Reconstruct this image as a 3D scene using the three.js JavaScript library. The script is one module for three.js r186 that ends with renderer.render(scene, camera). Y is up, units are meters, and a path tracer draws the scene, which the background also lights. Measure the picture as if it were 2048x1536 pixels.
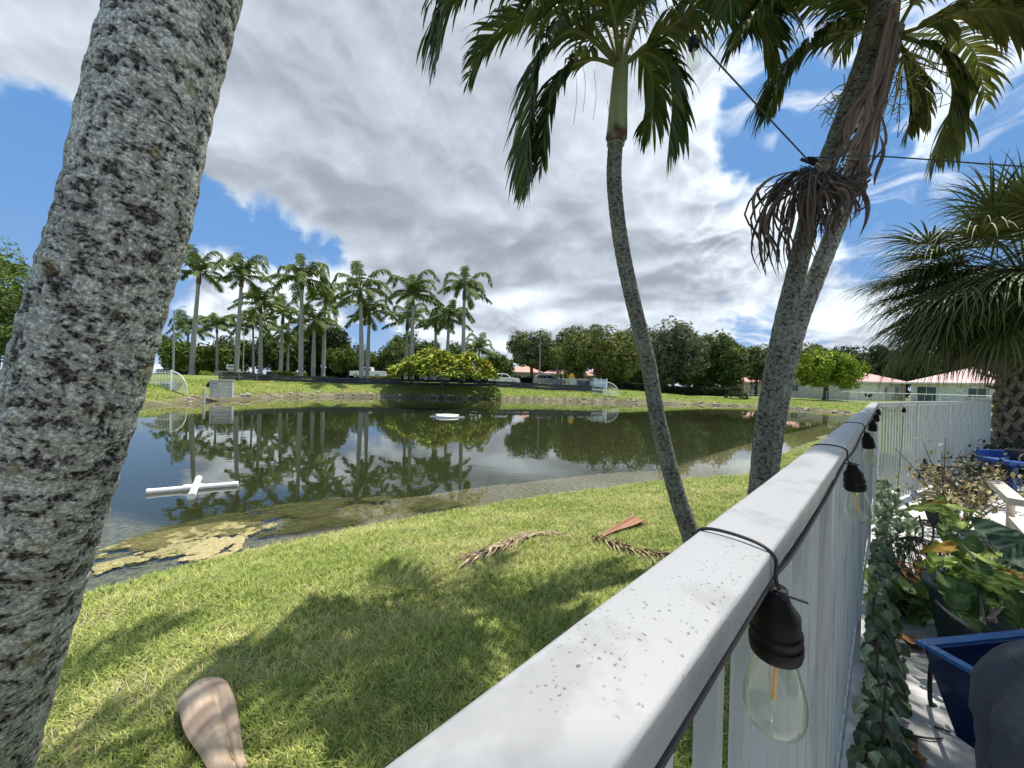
import * as THREE from 'three';
import { TextGeometry } from 'three/addons/geometries/TextGeometry.js';
import { FontLoader } from 'three/addons/loaders/FontLoader.js';

const V = (x, y, z) => new THREE.Vector3(x, y, z);
const { lerp, clamp, smoothstep: sst } = THREE.MathUtils;
const ss = (a, b, x) => { const t = clamp((x - a) / (b - a), 0, 1); return t * t * (3 - 2 * t); };

// ---------------------------------------------------------------- camera, sky, sun, exposure
const scene = new THREE.Scene();
const FOC = 750;                                     // focal length in pixels of the 2048 x 1536 photograph
const camera = new THREE.PerspectiveCamera(2 * Math.atan(768 / FOC) * 180 / Math.PI, 4 / 3, 0.02, 2000);
camera.position.set(0, 2, 0);
camera.rotation.order = 'YXZ';
camera.rotation.set(-0.3 * Math.PI / 180, 0, 1.35 * Math.PI / 180);
camera.updateMatrixWorld(true);
const renderer = new THREE.WebGLRenderer({ antialias: true });
renderer.toneMapping = THREE.LinearToneMapping;
renderer.toneMappingExposure = 1.25;
renderer.shadowMap.enabled = true;

const SUN = V(0.211, 0.961, -0.177).normalize();     // high, ahead and to the right
const sun = new THREE.DirectionalLight(new THREE.Color(1, 0.955, 0.88), 5.0);
sun.position.copy(SUN).multiplyScalar(90).add(V(0, 0, -20));
sun.target.position.set(0, 0, -20);
sun.castShadow = true;
sun.shadow.mapSize.set(4096, 4096);
Object.assign(sun.shadow.camera, { left: -70, right: 70, top: 70, bottom: -70, near: 1, far: 220 });
scene.add(sun, sun.target);

// ---------------------------------------------------------------- noise
const RNG = (a) => () => { a |= 0; a = a + 0x6D2B79F5 | 0; let t = Math.imul(a ^ a >>> 15, 1 | a); t = t + Math.imul(t ^ t >>> 7, 61 | t) ^ t; return ((t ^ t >>> 14) >>> 0) / 4294967296; };
const PERM = new Uint8Array(512);
{ const r = RNG(77), p = [...Array(256).keys()]; for (let i = 255; i > 0; i--) { const j = Math.floor(r() * (i + 1)); [p[i], p[j]] = [p[j], p[i]]; } for (let i = 0; i < 512; i++) PERM[i] = p[i & 255]; }
const G2 = new Float32Array(512);
for (let i = 0; i < 256; i++) { const a = i / 256 * Math.PI * 2; G2[2 * i] = Math.cos(a); G2[2 * i + 1] = Math.sin(a); }
function n2(x, y, per = 256, pery = per) {                        // gradient noise, about -0.7 .. 0.7, repeats after `per`
  const fx = Math.floor(x), fy = Math.floor(y), u = x - fx, v = y - fy;
  let x0, x1, y0, y1;
  if (per === 256) { x0 = fx & 255; x1 = (fx + 1) & 255; y0 = fy & 255; y1 = (fy + 1) & 255; } else { x0 = (((fx % per) + per) % per) & 255; x1 = ((((fx + 1) % per) + per) % per) & 255; y0 = (((fy % pery) + pery) % pery) & 255; y1 = ((((fy + 1) % pery) + pery) % pery) & 255; }
  const s = u * u * u * (u * (u * 6 - 15) + 10), t = v * v * v * (v * (v * 6 - 15) + 10), p0 = PERM[x0], p1 = PERM[x1];
  let h = PERM[p0 + y0] * 2; const a = G2[h] * u + G2[h + 1] * v; h = PERM[p1 + y0] * 2; const b = G2[h] * (u - 1) + G2[h + 1] * v;
  h = PERM[p0 + y1] * 2; const c = G2[h] * u + G2[h + 1] * (v - 1); h = PERM[p1 + y1] * 2; const d = G2[h] * (u - 1) + G2[h + 1] * (v - 1);
  return a + (b - a) * s + (c + (d - c) * s - a - (b - a) * s) * t;
}
function fbm(x, y, o = 5, per = 256, gain = 0.5) { let s = 0, a = 1; for (let i = 0; i < o; i++) { s += a * n2(x, y, per); x = x * 2 + 17; y = y * 2 + 31; per = Math.min(256, per * 2); a *= gain; } return s; }
function fbmT(x, y, o, per, gain = 0.5, pery = per) { let s = 0, a = 1; for (let i = 0; i < o; i++) { s += a * n2(x, y, per, pery); x *= 2; y *= 2; per *= 2; pery *= 2; a *= gain; } return s; }   // tiles after `per`
function n3(x, y, z) { return (n2(x + z * 0.71, y + z * 0.37) + n2(y * 0.93 + 40, z + x * 0.31 + 9) + n2(z * 0.87 + 80, x + y * 0.27 + 51)) * 0.6; }

// ---------------------------------------------------------------- pixel of the photograph + distance -> point
const camQ = camera.quaternion.clone();
const dirOf = (x, y) => V((x - 1024) / FOC, -(y - 768) / FOC, -1).applyQuaternion(camQ);
const at = (x, y, d) => dirOf(x, y).multiplyScalar(d).add(camera.position);
const onY = (x, y, h) => { const v = dirOf(x, y); return v.multiplyScalar((h - 2) / v.y).add(camera.position); };

// ---------------------------------------------------------------- sky (air and clouds)
{
  const W = 4096, H = 2048, data = new Float32Array(W * H * 4);
  const B = (x, y, deg, w, grey = 0) => { const d = dirOf(x, y).normalize(); return [d.x, d.y, d.z, 1 / (2 * (1 - Math.cos(deg * Math.PI / 180))), w, grey]; };
  const blobs = [
    B(820, 120, 26, 0.55, 0.9), B(300, -60, 24, 0.55, 0.5), B(560, 230, 13, 0.45, 0.5), B(1000, 380, 15, 0.5, 0.75), B(900, 590, 9, 0.4, 0.5), B(1240, 520, 13, 0.5, 0.45), B(1330, 620, 9, 0.35, 0.5),
    B(120, 100, 15, 0.4, 0.3), B(1150, 600, 8, 0.4, 0.6), B(1380, 330, 7, 0.45, 0), B(1250, 330, 9, 0.4, 0.25), B(700, 400, 7, 0.35, 0.4),
    B(100, 330, 7, -0.85), B(0, 420, 9, -0.9), B(300, 430, 9, -0.95), B(520, 455, 6.5, -0.85), B(640, 490, 5, -0.6), B(700, 520, 4, -0.3), B(200, 280, 5, -0.3),
    B(480, 330, 6, 0.35, 0.3), B(640, 410, 5, 0.4, 0.3), B(760, 470, 5, 0.35, 0.3), B(425, 580, 4.5, 0.8, -0.5), B(560, 590, 4, 0.35, -0.5), B(440, 530, 3.4, 0.5, -0.5), B(30, 560, 4.5, 0.5, -0.4), B(800, 570, 5, 0.25, -0.3), B(720, 600, 5, 0.25, -0.2), B(950, 660, 5, 0.3, 0),
    B(1480, 260, 5, -0.8), B(1560, 300, 6, -0.7), B(1640, 170, 8, -0.6), B(1440, 420, 2.5, -0.45), B(1470, 470, 2.2, -0.4), B(1780, 470, 6, -0.55), B(1900, 330, 4, -0.3), B(1730, 250, 6, -0.5), B(1560, 650, 4, -0.35), B(1480, 640, 2.6, -0.4),
    B(1380, 200, 5, 0.3, -0.1), B(1500, 400, 4, 0.35, -0.4), B(1600, 420, 5, 0.3, -0.3), B(1930, 260, 5, 0.3, -0.3), B(1850, 130, 5, 0.25, -0.2), B(1420, 520, 6, 0.35, -0.3), B(1530, 480, 5, 0.4, -0.4), B(1500, 590, 6, 0.3, 0), B(1760, 390, 4, 0.25, -0.4), B(1720, 570, 5, 0.35, -0.2), B(1880, 210, 6, 0.15, -0.3), B(2000, 130, 8, 0.2, -0.3), B(1440, 180, 6, 0.3, -0.2), B(1650, 640, 7, 0.35, 0.1),
  ];
  const cloud = (x, y, z, o) => {
    const k = 1 / (y + 0.24), qx = x * k * 1.15 + 3.1, qz = z * k * 1.15 + 7.7;
    const w = fbm(qx * 0.7 + 5, qz * 0.7, 3) * 0.5;
    return fbm(qx + w, qz - w * 0.7, o, 256, 0.55);
  };
  const sx = SUN.x, sy = SUN.y, sz = SUN.z;
  const BG = new Float32Array((W / 16 + 1) * (H / 16 + 2) * 2);          // where clouds gather, on a coarse grid
  for (let r = 0; r <= H / 16; r++) for (let q = 0; q <= W / 16; q++) {
    const el = ((r * 16 + 0.5) / H - 0.5) * Math.PI, a = ((q * 16 + 0.5) / W - 0.5) * 2 * Math.PI, y = Math.sin(el), c = Math.cos(el), x = Math.cos(a) * c, z = Math.sin(a) * c, o = (r * (W / 16 + 1) + q) * 2;
    for (const b of blobs) { const e = (1 - (x * b[0] + y * b[1] + z * b[2])) * b[3] * 2; if (e < 6) { const g = Math.exp(-e); BG[o] += b[4] * g; BG[o + 1] += b[5] * g; } }
  }
  for (let r = 0; r < H; r++) {
    const el = ((r + 0.5) / H - 0.5) * Math.PI, y = Math.sin(el), c = Math.cos(el);
    for (let q = 0; q < W; q++) {
      const i = (r * W + q) * 4; data[i + 3] = 1;
      if (y < -0.01) { data[i] = 0.26; data[i + 1] = 0.29; data[i + 2] = 0.25; continue; }
      const a = ((q + 0.5) / W - 0.5) * 2 * Math.PI, x = Math.cos(a) * c, z = Math.sin(a) * c, yy = Math.max(y, 0);
      const hz = Math.exp(-yy * 5.5), s = x * sx + y * sy + z * sz;
      let R = lerp(0.10, 0.32, hz), G = lerp(0.26, 0.47, hz), Bl = lerp(0.56, 0.71, hz);
      const up = Math.pow(clamp(s, 0, 1), 6) * 0.12; R += up; G += up; Bl += up;
      const bi = ((r >> 4) * (W / 16 + 1) + (q >> 4)) * 2, fr = (r & 15) / 16, fq = (q & 15) / 16, bj = bi + (W / 16 + 1) * 2, mixb = (o) => lerp(lerp(BG[bi + o], BG[bi + 2 + o], fq), lerp(BG[bj + o], BG[bj + 2 + o], fq), fr);
      const bias = mixb(0), grey = mixb(1);
      const n = cloud(x, yy, z, 8);
      const k2 = 1 / (yy + 0.3), wx = x * k2, wz = z * k2, ws = fbm(wx * 2.2 + wz * 1.4 + 40, wz * 7 - wx * 3.5 + fbm(wx * 3, wz * 3, 3) * 1.6, 6, 256, 0.6);      // thin streaked cloud
      const pu = (a / (2 * Math.PI) + 0.5) * 40, pv = el * 8.5 + n * 0.7; let bw = 0, b2 = 0; for (let i = 0, g = 1, s = 1; i < 6; i++, g *= 0.56, s *= 2) { bw += g * Math.abs(n2(pu * s, pv * s + i * 9, 40 * s, 256)); if (i < 4) b2 += g * Math.abs(n2(pu * s, pv * s + 0.16 * s + i * 9, 40 * s, 256)); }
      const puff = 1 - bw * 1.55;                        // heaped cloud
      const f = n * 0.85 + bias + (puff - 0.45) * 0.42;
      const den = ss(-0.08, 0.36, f);
      { const wd = ss(-0.2, 0.7, ws + n * 0.5 + clamp(bias, -0.5, 0.2) * 0.35) * 0.95 * ss(-0.1, 0.45, x); R = lerp(R, 0.80, wd); G = lerp(G, 0.85, wd); Bl = lerp(Bl, 0.93, wd); }
      if (den > 0) {
        const nS = cloud(x, yy, z, 4), m = cloud(x + sx * 0.07, Math.max(0.02, yy + 0.05), z + sz * 0.07, 4);
        const wisp = 0;
        const detail = n2(x * 26 / (yy + 0.25), z * 26 / (yy + 0.25)) * 0.08;
        const thick = ss(0.15, 0.95, f + grey * 0.25);
        const gq = clamp(grey, 0, 1); let L = 0.83 + (puff - 0.42) * lerp(0.32, 0.06, gq) + clamp((b2 - bw) * 1.0, -0.3, 0.3) * lerp(0.45, 0.12, gq) + (nS - m) * lerp(0.60, 0.42, gq) + detail * lerp(1, 0.15, gq) + nS * lerp(0.26, 0.24, gq) + (n - nS) * lerp(0.3, 0.12, gq) - thick * 0.12 - gq * 0.19 + clamp(-grey, 0, 0.6) * 0.34;
        L = L < 0.45 ? 0.30 + 0.15 * Math.exp((L - 0.45) / 0.15) : Math.min(L, 1.0);
        const cr = L * 0.855, cg = L * 0.95, cb = L * 0.99 + 0.05;
        R = lerp(R, cr, den); G = lerp(G, cg, den); Bl = lerp(Bl, cb, den);
      }
      const low = Math.exp(-yy * 18) * 0.45; R = lerp(R, 0.60, low); G = lerp(G, 0.68, low); Bl = lerp(Bl, 0.78, low);
      data[i] = R; data[i + 1] = G; data[i + 2] = Bl;
    }
  }
  const t = new THREE.DataTexture(data, W, H, THREE.RGBAFormat, THREE.FloatType);
  t.mapping = THREE.EquirectangularReflectionMapping; t.magFilter = t.minFilter = THREE.LinearFilter; t.needsUpdate = true;
  scene.background = t; scene.environment = t;
}

// ---------------------------------------------------------------- object helpers
const used = {};
const numbered = (n) => { const k = used[n] = (used[n] ?? -1) + 1; return k ? n + '_' + String(k).padStart(3, '0') : n; };
function tag(o, label, category, group, kind) { if (label) o.userData.label = label; if (category) o.userData.category = category; if (group) o.userData.group = group; if (kind) o.userData.kind = kind; return o; }
function thing(name, label, category, pos = V(0, 0, 0), group, turn = 0) {
  const o = new THREE.Group(); o.name = numbered(name); o.position.copy(pos); o.rotation.y = turn; scene.add(o); return tag(o, label, category, group);
}
function part(name, geo, mat, parent, label) {
  const m = new THREE.Mesh(geo, mat); m.name = name; m.castShadow = m.receiveShadow = true; parent.add(m); if (label) m.userData.label = label; return m;
}
function single(name, label, category, geo, mat, group, pos) { const m = part(numbered(name), geo, mat, scene); if (pos) m.position.copy(pos); return tag(m, label, category, group); }
function struct(name, geo, mat) { const m = part(numbered(name), geo, mat, scene); m.userData.kind = 'structure'; return m; }
function copyOf(o, label, pos, turn = 0, sc = 1) { const c = o.clone(); c.name = numbered(o.name.replace(/_\d{3}$/, '')); scene.add(c); c.userData = { ...o.userData, label }; if (pos) c.position.copy(pos); c.rotation.y = turn; if (sc.isVector3) c.scale.copy(sc); else c.scale.setScalar(sc); return c; }

// collects surfaces into one geometry (position, normal, uv, colour)
const _v = V(0, 0, 0), _w = V(0, 0, 0);
class GB {
  constructor() { this.p = []; this.n = []; this.u = []; this.c = []; this.i = []; }
  add(g, m, col = [1, 1, 1]) {
    const b = this.p.length / 3, P = g.attributes.position, N = g.attributes.normal, U = g.attributes.uv, nm = m && new THREE.Matrix3().getNormalMatrix(m);
    for (let k = 0; k < P.count; k++) {
      _v.fromBufferAttribute(P, k); _w.fromBufferAttribute(N, k);
      if (m) { _v.applyMatrix4(m); _w.applyMatrix3(nm).normalize(); }
      this.p.push(_v.x, _v.y, _v.z); this.n.push(_w.x, _w.y, _w.z); this.u.push(U ? U.getX(k) : 0, U ? U.getY(k) : 0); this.c.push(...col);
    }
    if (g.index) for (let k = 0; k < g.index.count; k++) this.i.push(b + g.index.getX(k)); else for (let k = 0; k < P.count; k++) this.i.push(b + k);
    return this;
  }
  box(w, h, d, x, y, z, ry = 0, col, rx = 0, rz = 0) { return this.add(new THREE.BoxGeometry(w, h, d), new THREE.Matrix4().compose(V(x, y, z), new THREE.Quaternion().setFromEuler(new THREE.Euler(rx, ry, rz, 'YXZ')), V(1, 1, 1)), col); }
  grid(nu, nv, fn, col, uvf, closed) {                 // fn(u, v) -> Vector3 or array ; smooth normals
    const P = new Float32Array((nu + 1) * (nv + 1) * 3), uv = new Float32Array((nu + 1) * (nv + 1) * 2), idx = [], C = [];
    let k = 0;
    for (let j = 0; j <= nv; j++) for (let i = 0; i <= nu; i++, k++) {
      const q = fn(i / nu, j / nv), a = q.isVector3 ? q : V(...q); P[3 * k] = a.x; P[3 * k + 1] = a.y; P[3 * k + 2] = a.z;
      const w = uvf ? uvf(i / nu, j / nv, a) : [i / nu, j / nv]; uv[2 * k] = w[0]; uv[2 * k + 1] = w[1];
      C.push(...(typeof col === 'function' ? col(i / nu, j / nv, a) : col ?? [1, 1, 1]));
      if (i < nu && j < nv) idx.push(k, k + 1, k + nu + 1, k + 1, k + nu + 2, k + nu + 1);
    }
    const g = new THREE.BufferGeometry(); g.setAttribute('position', new THREE.BufferAttribute(P, 3)); g.setAttribute('uv', new THREE.BufferAttribute(uv, 2)); g.setIndex(idx); g.computeVertexNormals();
    if (closed) { const N = g.attributes.normal; for (let j = 0; j <= nv; j++) { const a = j * (nu + 1), b = a + nu; _v.fromBufferAttribute(N, a); _w.fromBufferAttribute(N, b); _v.add(_w).normalize(); N.setXYZ(a, _v.x, _v.y, _v.z); N.setXYZ(b, _v.x, _v.y, _v.z); } }
    const b = this.p.length / 3, N = g.attributes.normal;
    for (let q = 0; q < P.length; q++) { this.p.push(P[q]); this.n.push(N.array[q]); }
    for (let q = 0; q < uv.length; q++) this.u.push(uv[q]);
    for (const x of C) this.c.push(x);
    for (const q of idx) this.i.push(b + q);
    return this;
  }
  tube(pts, rad, seg = 8, col, uvm = 1, bump, cap = true) {       // pts: Vector3[]; rad: number | fn(t)
    const n = pts.length - 1, fr = []; let N = null;
    for (let j = 0; j <= n; j++) {
      const T = pts[Math.min(j + 1, n)].clone().sub(pts[Math.max(j - 1, 0)]).normalize();
      if (!N) N = Math.abs(T.y) > 0.9 ? V(1, 0, 0) : V(0, 1, 0);
      N = N.clone().sub(T.clone().multiplyScalar(N.dot(T))).normalize(); fr.push([T, N, T.clone().cross(N)]);
    }
    let len = [0]; for (let j = 1; j <= n; j++) len.push(len[j - 1] + pts[j].distanceTo(pts[j - 1]));
    const R = (t) => typeof rad === 'function' ? rad(t) : Array.isArray(rad) ? rad[Math.round(t * n)] : rad;
    this.grid(seg, n, (u, v) => { const j = Math.round(v * n), a = -u * Math.PI * 2, [, A, B] = fr[j]; let r = R(v); if (bump) r += bump(u, len[j], r); return pts[j].clone().addScaledVector(A, Math.cos(a) * r).addScaledVector(B, Math.sin(a) * r); }, col, (u, v) => [u * uvm, len[Math.round(v * n)]], true);
    if (cap) for (const [j, s] of [[0, 1], [n, -1]]) { const [, A, B] = fr[j], r = R(j / n); if (r > 1e-4) this.grid(seg, 1, (u, v) => { const a = s * u * Math.PI * 2; return pts[j].clone().addScaledVector(A, Math.cos(a) * r * v).addScaledVector(B, Math.sin(a) * r * v); }, typeof col === 'function' ? [0.5, 0.5, 0.5] : col); }
    return this;
  }
  tri(a, b, c, col, fold) { const k = this.p.length / 3; _v.copy(b).sub(a); _w.copy(c).sub(a); _v.cross(_w).normalize(); for (const q of [a, b, c]) { this.p.push(q.x, q.y, q.z); this.n.push(_v.x, _v.y, _v.z); this.u.push(0, 0); this.c.push(...col); } this.i.push(k, k + 1, k + 2); return this; }
  quad(a, b, c, d, col) { this.tri(a, b, c, col); return this.tri(a, c, d, col); }
  strip(C, S, wd, fold, col) {                          // leaf: centre points C[], side vector S, half widths wd[], fold = lift of the edges
    const L = [], Rr = [], n = C.length, k = this.p.length / 3;
    for (let j = 0; j < n; j++) {
      const T = C[Math.min(j + 1, n - 1)].clone().sub(C[Math.max(j - 1, 0)]).normalize(), s = S.clone().sub(T.clone().multiplyScalar(S.dot(T))).normalize(), N = s.clone().cross(T).normalize();
      const l = C[j].clone().addScaledVector(s, -wd[j]).addScaledVector(N, wd[j] * fold), r = C[j].clone().addScaledVector(s, wd[j]).addScaledVector(N, wd[j] * fold);
      const nl = N.clone().addScaledVector(s, fold).normalize(), nr = N.clone().addScaledVector(s, -fold).normalize();
      for (const [q, m, uu] of [[l, nl, 0], [C[j], N, 0.5], [r, nr, 1]]) { this.p.push(q.x, q.y, q.z); this.n.push(m.x, m.y, m.z); this.u.push(uu, j / (n - 1)); const cc = typeof col === 'function' ? col(j / (n - 1)) : col; this.c.push(...cc); }
      if (j) { const b = k + j * 3; for (const o of [0, 1]) this.i.push(b - 3 + o, b - 2 + o, b + o, b - 2 + o, b + 1 + o, b + o); }
    }
    return this;
  }
  geo() {
    const g = new THREE.BufferGeometry();
    g.setAttribute('position', new THREE.BufferAttribute(new Float32Array(this.p), 3)); g.setAttribute('normal', new THREE.BufferAttribute(new Float32Array(this.n), 3));
    g.setAttribute('uv', new THREE.BufferAttribute(new Float32Array(this.u), 2)); g.setAttribute('color', new THREE.BufferAttribute(new Float32Array(this.c), 3)); g.setIndex(this.i); return g;
  }
}
const curve = (pts, n) => new THREE.CatmullRomCurve3(pts).getPoints(n);
const vary = (c, r, k = 0.2) => { const f = 1 + (r() - 0.5) * 2 * k; return [c[0] * f, c[1] * f, c[2] * f]; };
const mixc = (a, b, t) => [lerp(a[0], b[0], t), lerp(a[1], b[1], t), lerp(a[2], b[2], t)];

// computed textures
function tex(w, h, fn, srgb = false, rep) {              // fn(x, y) -> [r, g, b] in 0..1 (linear values unless srgb)
  const d = new Uint8Array(w * h * 4); let i = 0;
  for (let y = 0; y < h; y++) for (let x = 0; x < w; x++) { const c = fn(x / w, y / h); for (let k = 0; k < 3; k++) { let v = clamp(c[k], 0, 1); if (srgb) v = v <= 0.0031308 ? v * 12.92 : 1.055 * Math.pow(v, 1 / 2.4) - 0.055; d[i++] = v * 255; } d[i++] = 255; }
  const t = new THREE.DataTexture(d, w, h); t.magFilter = t.minFilter = THREE.LinearFilter; t.wrapS = t.wrapT = THREE.RepeatWrapping; if (srgb) t.colorSpace = THREE.SRGBColorSpace; if (rep) t.repeat.set(...rep); t.needsUpdate = true; return t;
}
const STD = (o) => new THREE.MeshStandardMaterial({ roughness: 0.8, side: THREE.DoubleSide, ...o });
const PHY = (o) => new THREE.MeshPhysicalMaterial({ roughness: 0.8, side: THREE.DoubleSide, ...o });
const rgb = (r, g, b) => new THREE.Color().setRGB(r, g, b);
const M = {};
const grain = tex(256, 256, (x, y) => { const v = 0.82 + fbmT(x * 16, y * 16, 4, 16) * 0.34; return [v, v, v]; });
const grainBump = tex(256, 256, (x, y) => { const v = 0.5 + fbmT(x * 16, y * 16, 4, 16) * 0.6; return [v, v, v]; });
M.leafFar = PHY({ vertexColors: true, roughness: 0.75, transmission: 0.22, specularIntensity: 0.4 });
M.leafNear = PHY({ vertexColors: true, roughness: 0.55, transmission: 0.22, specularIntensity: 0.6 });
M.leafThick = STD({ vertexColors: true, roughness: 0.5 });
M.dry = STD({ vertexColors: true, roughness: 0.9 });
M.plain = STD({ vertexColors: true, roughness: 0.7 });
M.bark = STD({ vertexColors: true, roughness: 0.95, map: grain, bumpMap: grainBump, bumpScale: 0.01 });
M.white = STD({ vertexColors: true, roughness: 0.45 });
M.black = STD({ color: rgb(0.012, 0.012, 0.013), roughness: 0.5 });
// ---------------------------------------------------------------- pond outline and ground height
const U1 = V(Math.SQRT1_2, 0, -Math.SQRT1_2), OUT1 = V(-Math.SQRT1_2, 0, -Math.SQRT1_2);      // fence direction and its pond side
const FP = (t, p, y) => V(0, y, 0).addScaledVector(U1, t).addScaledVector(OUT1, p);             // along the fence, across it, height
const CORNER = 5.8, PATIO = 0.65, RAIL = 1.867;
const C1 = FP(CORNER, 0.093, 0), U2 = V(0.864, 0, -0.504).normalize(), OUT2 = V(-U2.z, 0, U2.x).multiplyScalar(-1), LEN2 = 5.75;
if (OUT2.z > 0) OUT2.negate();
const FP2 = (t, p, y) => V(C1.x, y, C1.z).addScaledVector(U2, t).addScaledVector(OUT2, p);
const shore = [];
for (const [x, y] of [[180, 1195], [320, 1152], [470, 1115], [620, 1082], [770, 1050], [935, 1022], [1080, 998], [1300, 967], [1490, 953]]) { const q = onY(x, y, 0.09); shore.push([q.x, q.z]); }
shore.push([8.6, -11.6], [13, -15.5], [19, -20.5], [24, -25]);
for (const [x, y] of [[1712, 831], [1650, 823], [1530, 814.5], [1400, 810], [1290, 807], [1180, 804.5], [1090, 801.5], [1000, 799.5], [900, 797.5], [780, 795], [650, 793.5], [560, 795], [500, 798], [420, 802.5], [350, 808]]) { const q = onY(x, y, 0); shore.push([q.x, q.z]); }
shore.push([-21, -19], [-19, -13], [-14.5, -7.8], [-9.5, -5], [-6.2, -3.75]);
const patioPoly = [FP(-4, 0.2, 0), FP(CORNER, 0.2, 0), FP2(0.05, 0.1, 0), FP2(LEN2 + 1.2, 0.1, 0), V(15, 0, -5.4), V(15, 0, 4), V(-2.6, 0, 4)].map((q) => [q.x, q.z]);
function inside(P, x, z) { let c = false; for (let i = 0, j = P.length - 1; i < P.length; j = i++) if ((P[i][1] > z) !== (P[j][1] > z) && x < (P[j][0] - P[i][0]) * (z - P[i][1]) / (P[j][1] - P[i][1]) + P[i][0]) c = !c; return c; }
function edgeDist(P, x, z) { let m = 1e9; for (let i = 0, j = P.length - 1; i < P.length; j = i++) { const ax = P[j][0], az = P[j][1], bx = P[i][0] - ax, bz = P[i][1] - az, t = clamp(((x - ax) * bx + (z - az) * bz) / (bx * bx + bz * bz), 0, 1); m = Math.min(m, (x - ax - bx * t) ** 2 + (z - az - bz * t) ** 2); } return Math.sqrt(m); }
const pondDist = (x, z) => { const d = edgeDist(shore, x, z); return inside(shore, x, z) ? -d : d; };       // below 0 in the water
function ground(x, z, s = pondDist(x, z)) {
  const wob = fbm(x * 0.9, z * 0.9, 3) * 0.10; s += wob * ss(0, 4, Math.abs(s) + 2);
  if (s < 0) return -(0.015 + 0.028 * Math.min(-s, 1.9) + 0.45 * Math.max(0, Math.min(-s - 1.5, 3)));
  const far = ss(-19, -31, z), wr = ss(12, 26, x), top = lerp(0.57, lerp(1.3, 0.62, wr), far), w = lerp(3.4, lerp(3.8, 6, wr), far);
  const rise = Math.pow(clamp(s / w, 0, 1), 0.85), lip = 0.09 * ss(0, 0.14, s);
  let h = lip + (top - 0.09) * rise * (1.25 - 0.25 * rise) * 1 + far * (1 - wr) * ss(5, 14, s) * lerp(0.62, 0.16, ss(-27, 4, x));
  h += fbm(x * 0.5 + 9, z * 0.5, 3) * 0.05 * ss(0.2, 2, s) + n2(x * 3.1, z * 3.1) * 0.012;
  if (inside(patioPoly, x, z)) h = Math.min(h, 0.5);
  return h;
}
const groundAt = (x, z) => ground(x, z);
const put = (p, dy = 0) => { p.y = groundAt(p.x, p.z) + dy; return p; };

{
  const run = (list) => { const o = []; for (const [a, b, st] of list) for (let v = a; v < b - 1e-6; v += st) o.push(v); return o; };
  const xs = run([[-600, -160, 60], [-160, -60, 6], [-60, -8, 0.8], [-8, 11, 0.16], [11, 44, 0.7], [44, 160, 6], [160, 601, 60]]);
  const zs = run([[-700, -160, 60], [-160, -70, 5], [-70, -12, 0.5], [-12, 2, 0.16], [2, 20, 3], [20, 200, 45]]);
  const P = [], C = [], UV = [], I = [], nx = xs.length;
  zs.forEach((z, j) => xs.forEach((x, i) => {
    const s = pondDist(x, z); P.push(x, ground(x, z, s), z); UV.push(x * 0.5, z * 0.5);
    const far = ss(-14, -26, z), n = fbm(x * 0.35, z * 0.35, 4), m = fbm(x * 2.1 + 50, z * 2.1, 3); let c;
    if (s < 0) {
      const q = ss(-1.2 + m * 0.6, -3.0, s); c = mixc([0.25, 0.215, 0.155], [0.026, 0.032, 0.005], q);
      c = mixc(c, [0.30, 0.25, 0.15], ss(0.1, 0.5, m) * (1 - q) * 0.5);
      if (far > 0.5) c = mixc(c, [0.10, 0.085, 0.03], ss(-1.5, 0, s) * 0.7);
    } else {
      const nearG = mixc([0.20, 0.165, 0.085], [0.12, 0.155, 0.04], clamp(0.45 + n * 0.8 + m * 0.5, 0, 1));
      const farG = mixc(mixc([0.24, 0.32, 0.045], [0.33, 0.34, 0.09], clamp(0.35 + n * 0.9, 0, 1)), [0.15, 0.21, 0.035], clamp(m * 1.2, 0, 0.7));
      c = mixc(nearG, farG, Math.max(far, ss(-7, -10, x), ss(8, 10, x)));
      const sand = far * (1 - ss(0.25 + m * 0.5, 1.1 + m * 0.7, s)); c = mixc(c, mixc([0.38, 0.32, 0.21], [0.10, 0.085, 0.05], clamp(0.5 + m * 1.6, 0, 1)), sand);
      const bed = far * ss(14, 20, s) * (0.6 + 0.4 * ss(0, 0.3, n)); c = mixc(c, [0.11, 0.15, 0.04], bed * 0.6);
    }
    C.push(...c);
    if (i < nx - 1 && j < zs.length - 1) { const k = j * nx + i; I.push(k, k + nx, k + 1, k + 1, k + nx, k + nx + 1); }
  }));
  const g = new THREE.BufferGeometry(); g.setAttribute('position', new THREE.BufferAttribute(new Float32Array(P), 3)); g.setAttribute('uv', new THREE.BufferAttribute(new Float32Array(UV), 2)); g.setAttribute('color', new THREE.BufferAttribute(new Float32Array(C), 3)); g.setIndex(I); g.computeVertexNormals();
  const t = tex(512, 512, (x, y) => { const v = 0.72 + fbmT(x * 24, y * 24, 5, 24, 0.65) * 0.6; return [v, v, v * 0.97]; });
  const b = tex(512, 512, (x, y) => { const v = 0.5 + fbmT(x * 24, y * 24, 5, 24, 0.7) * 0.5; return [v, v, v]; });
  struct('ground', g, STD({ vertexColors: true, roughness: 1, map: t, bumpMap: b, bumpScale: 0.05 }));
}

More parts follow.
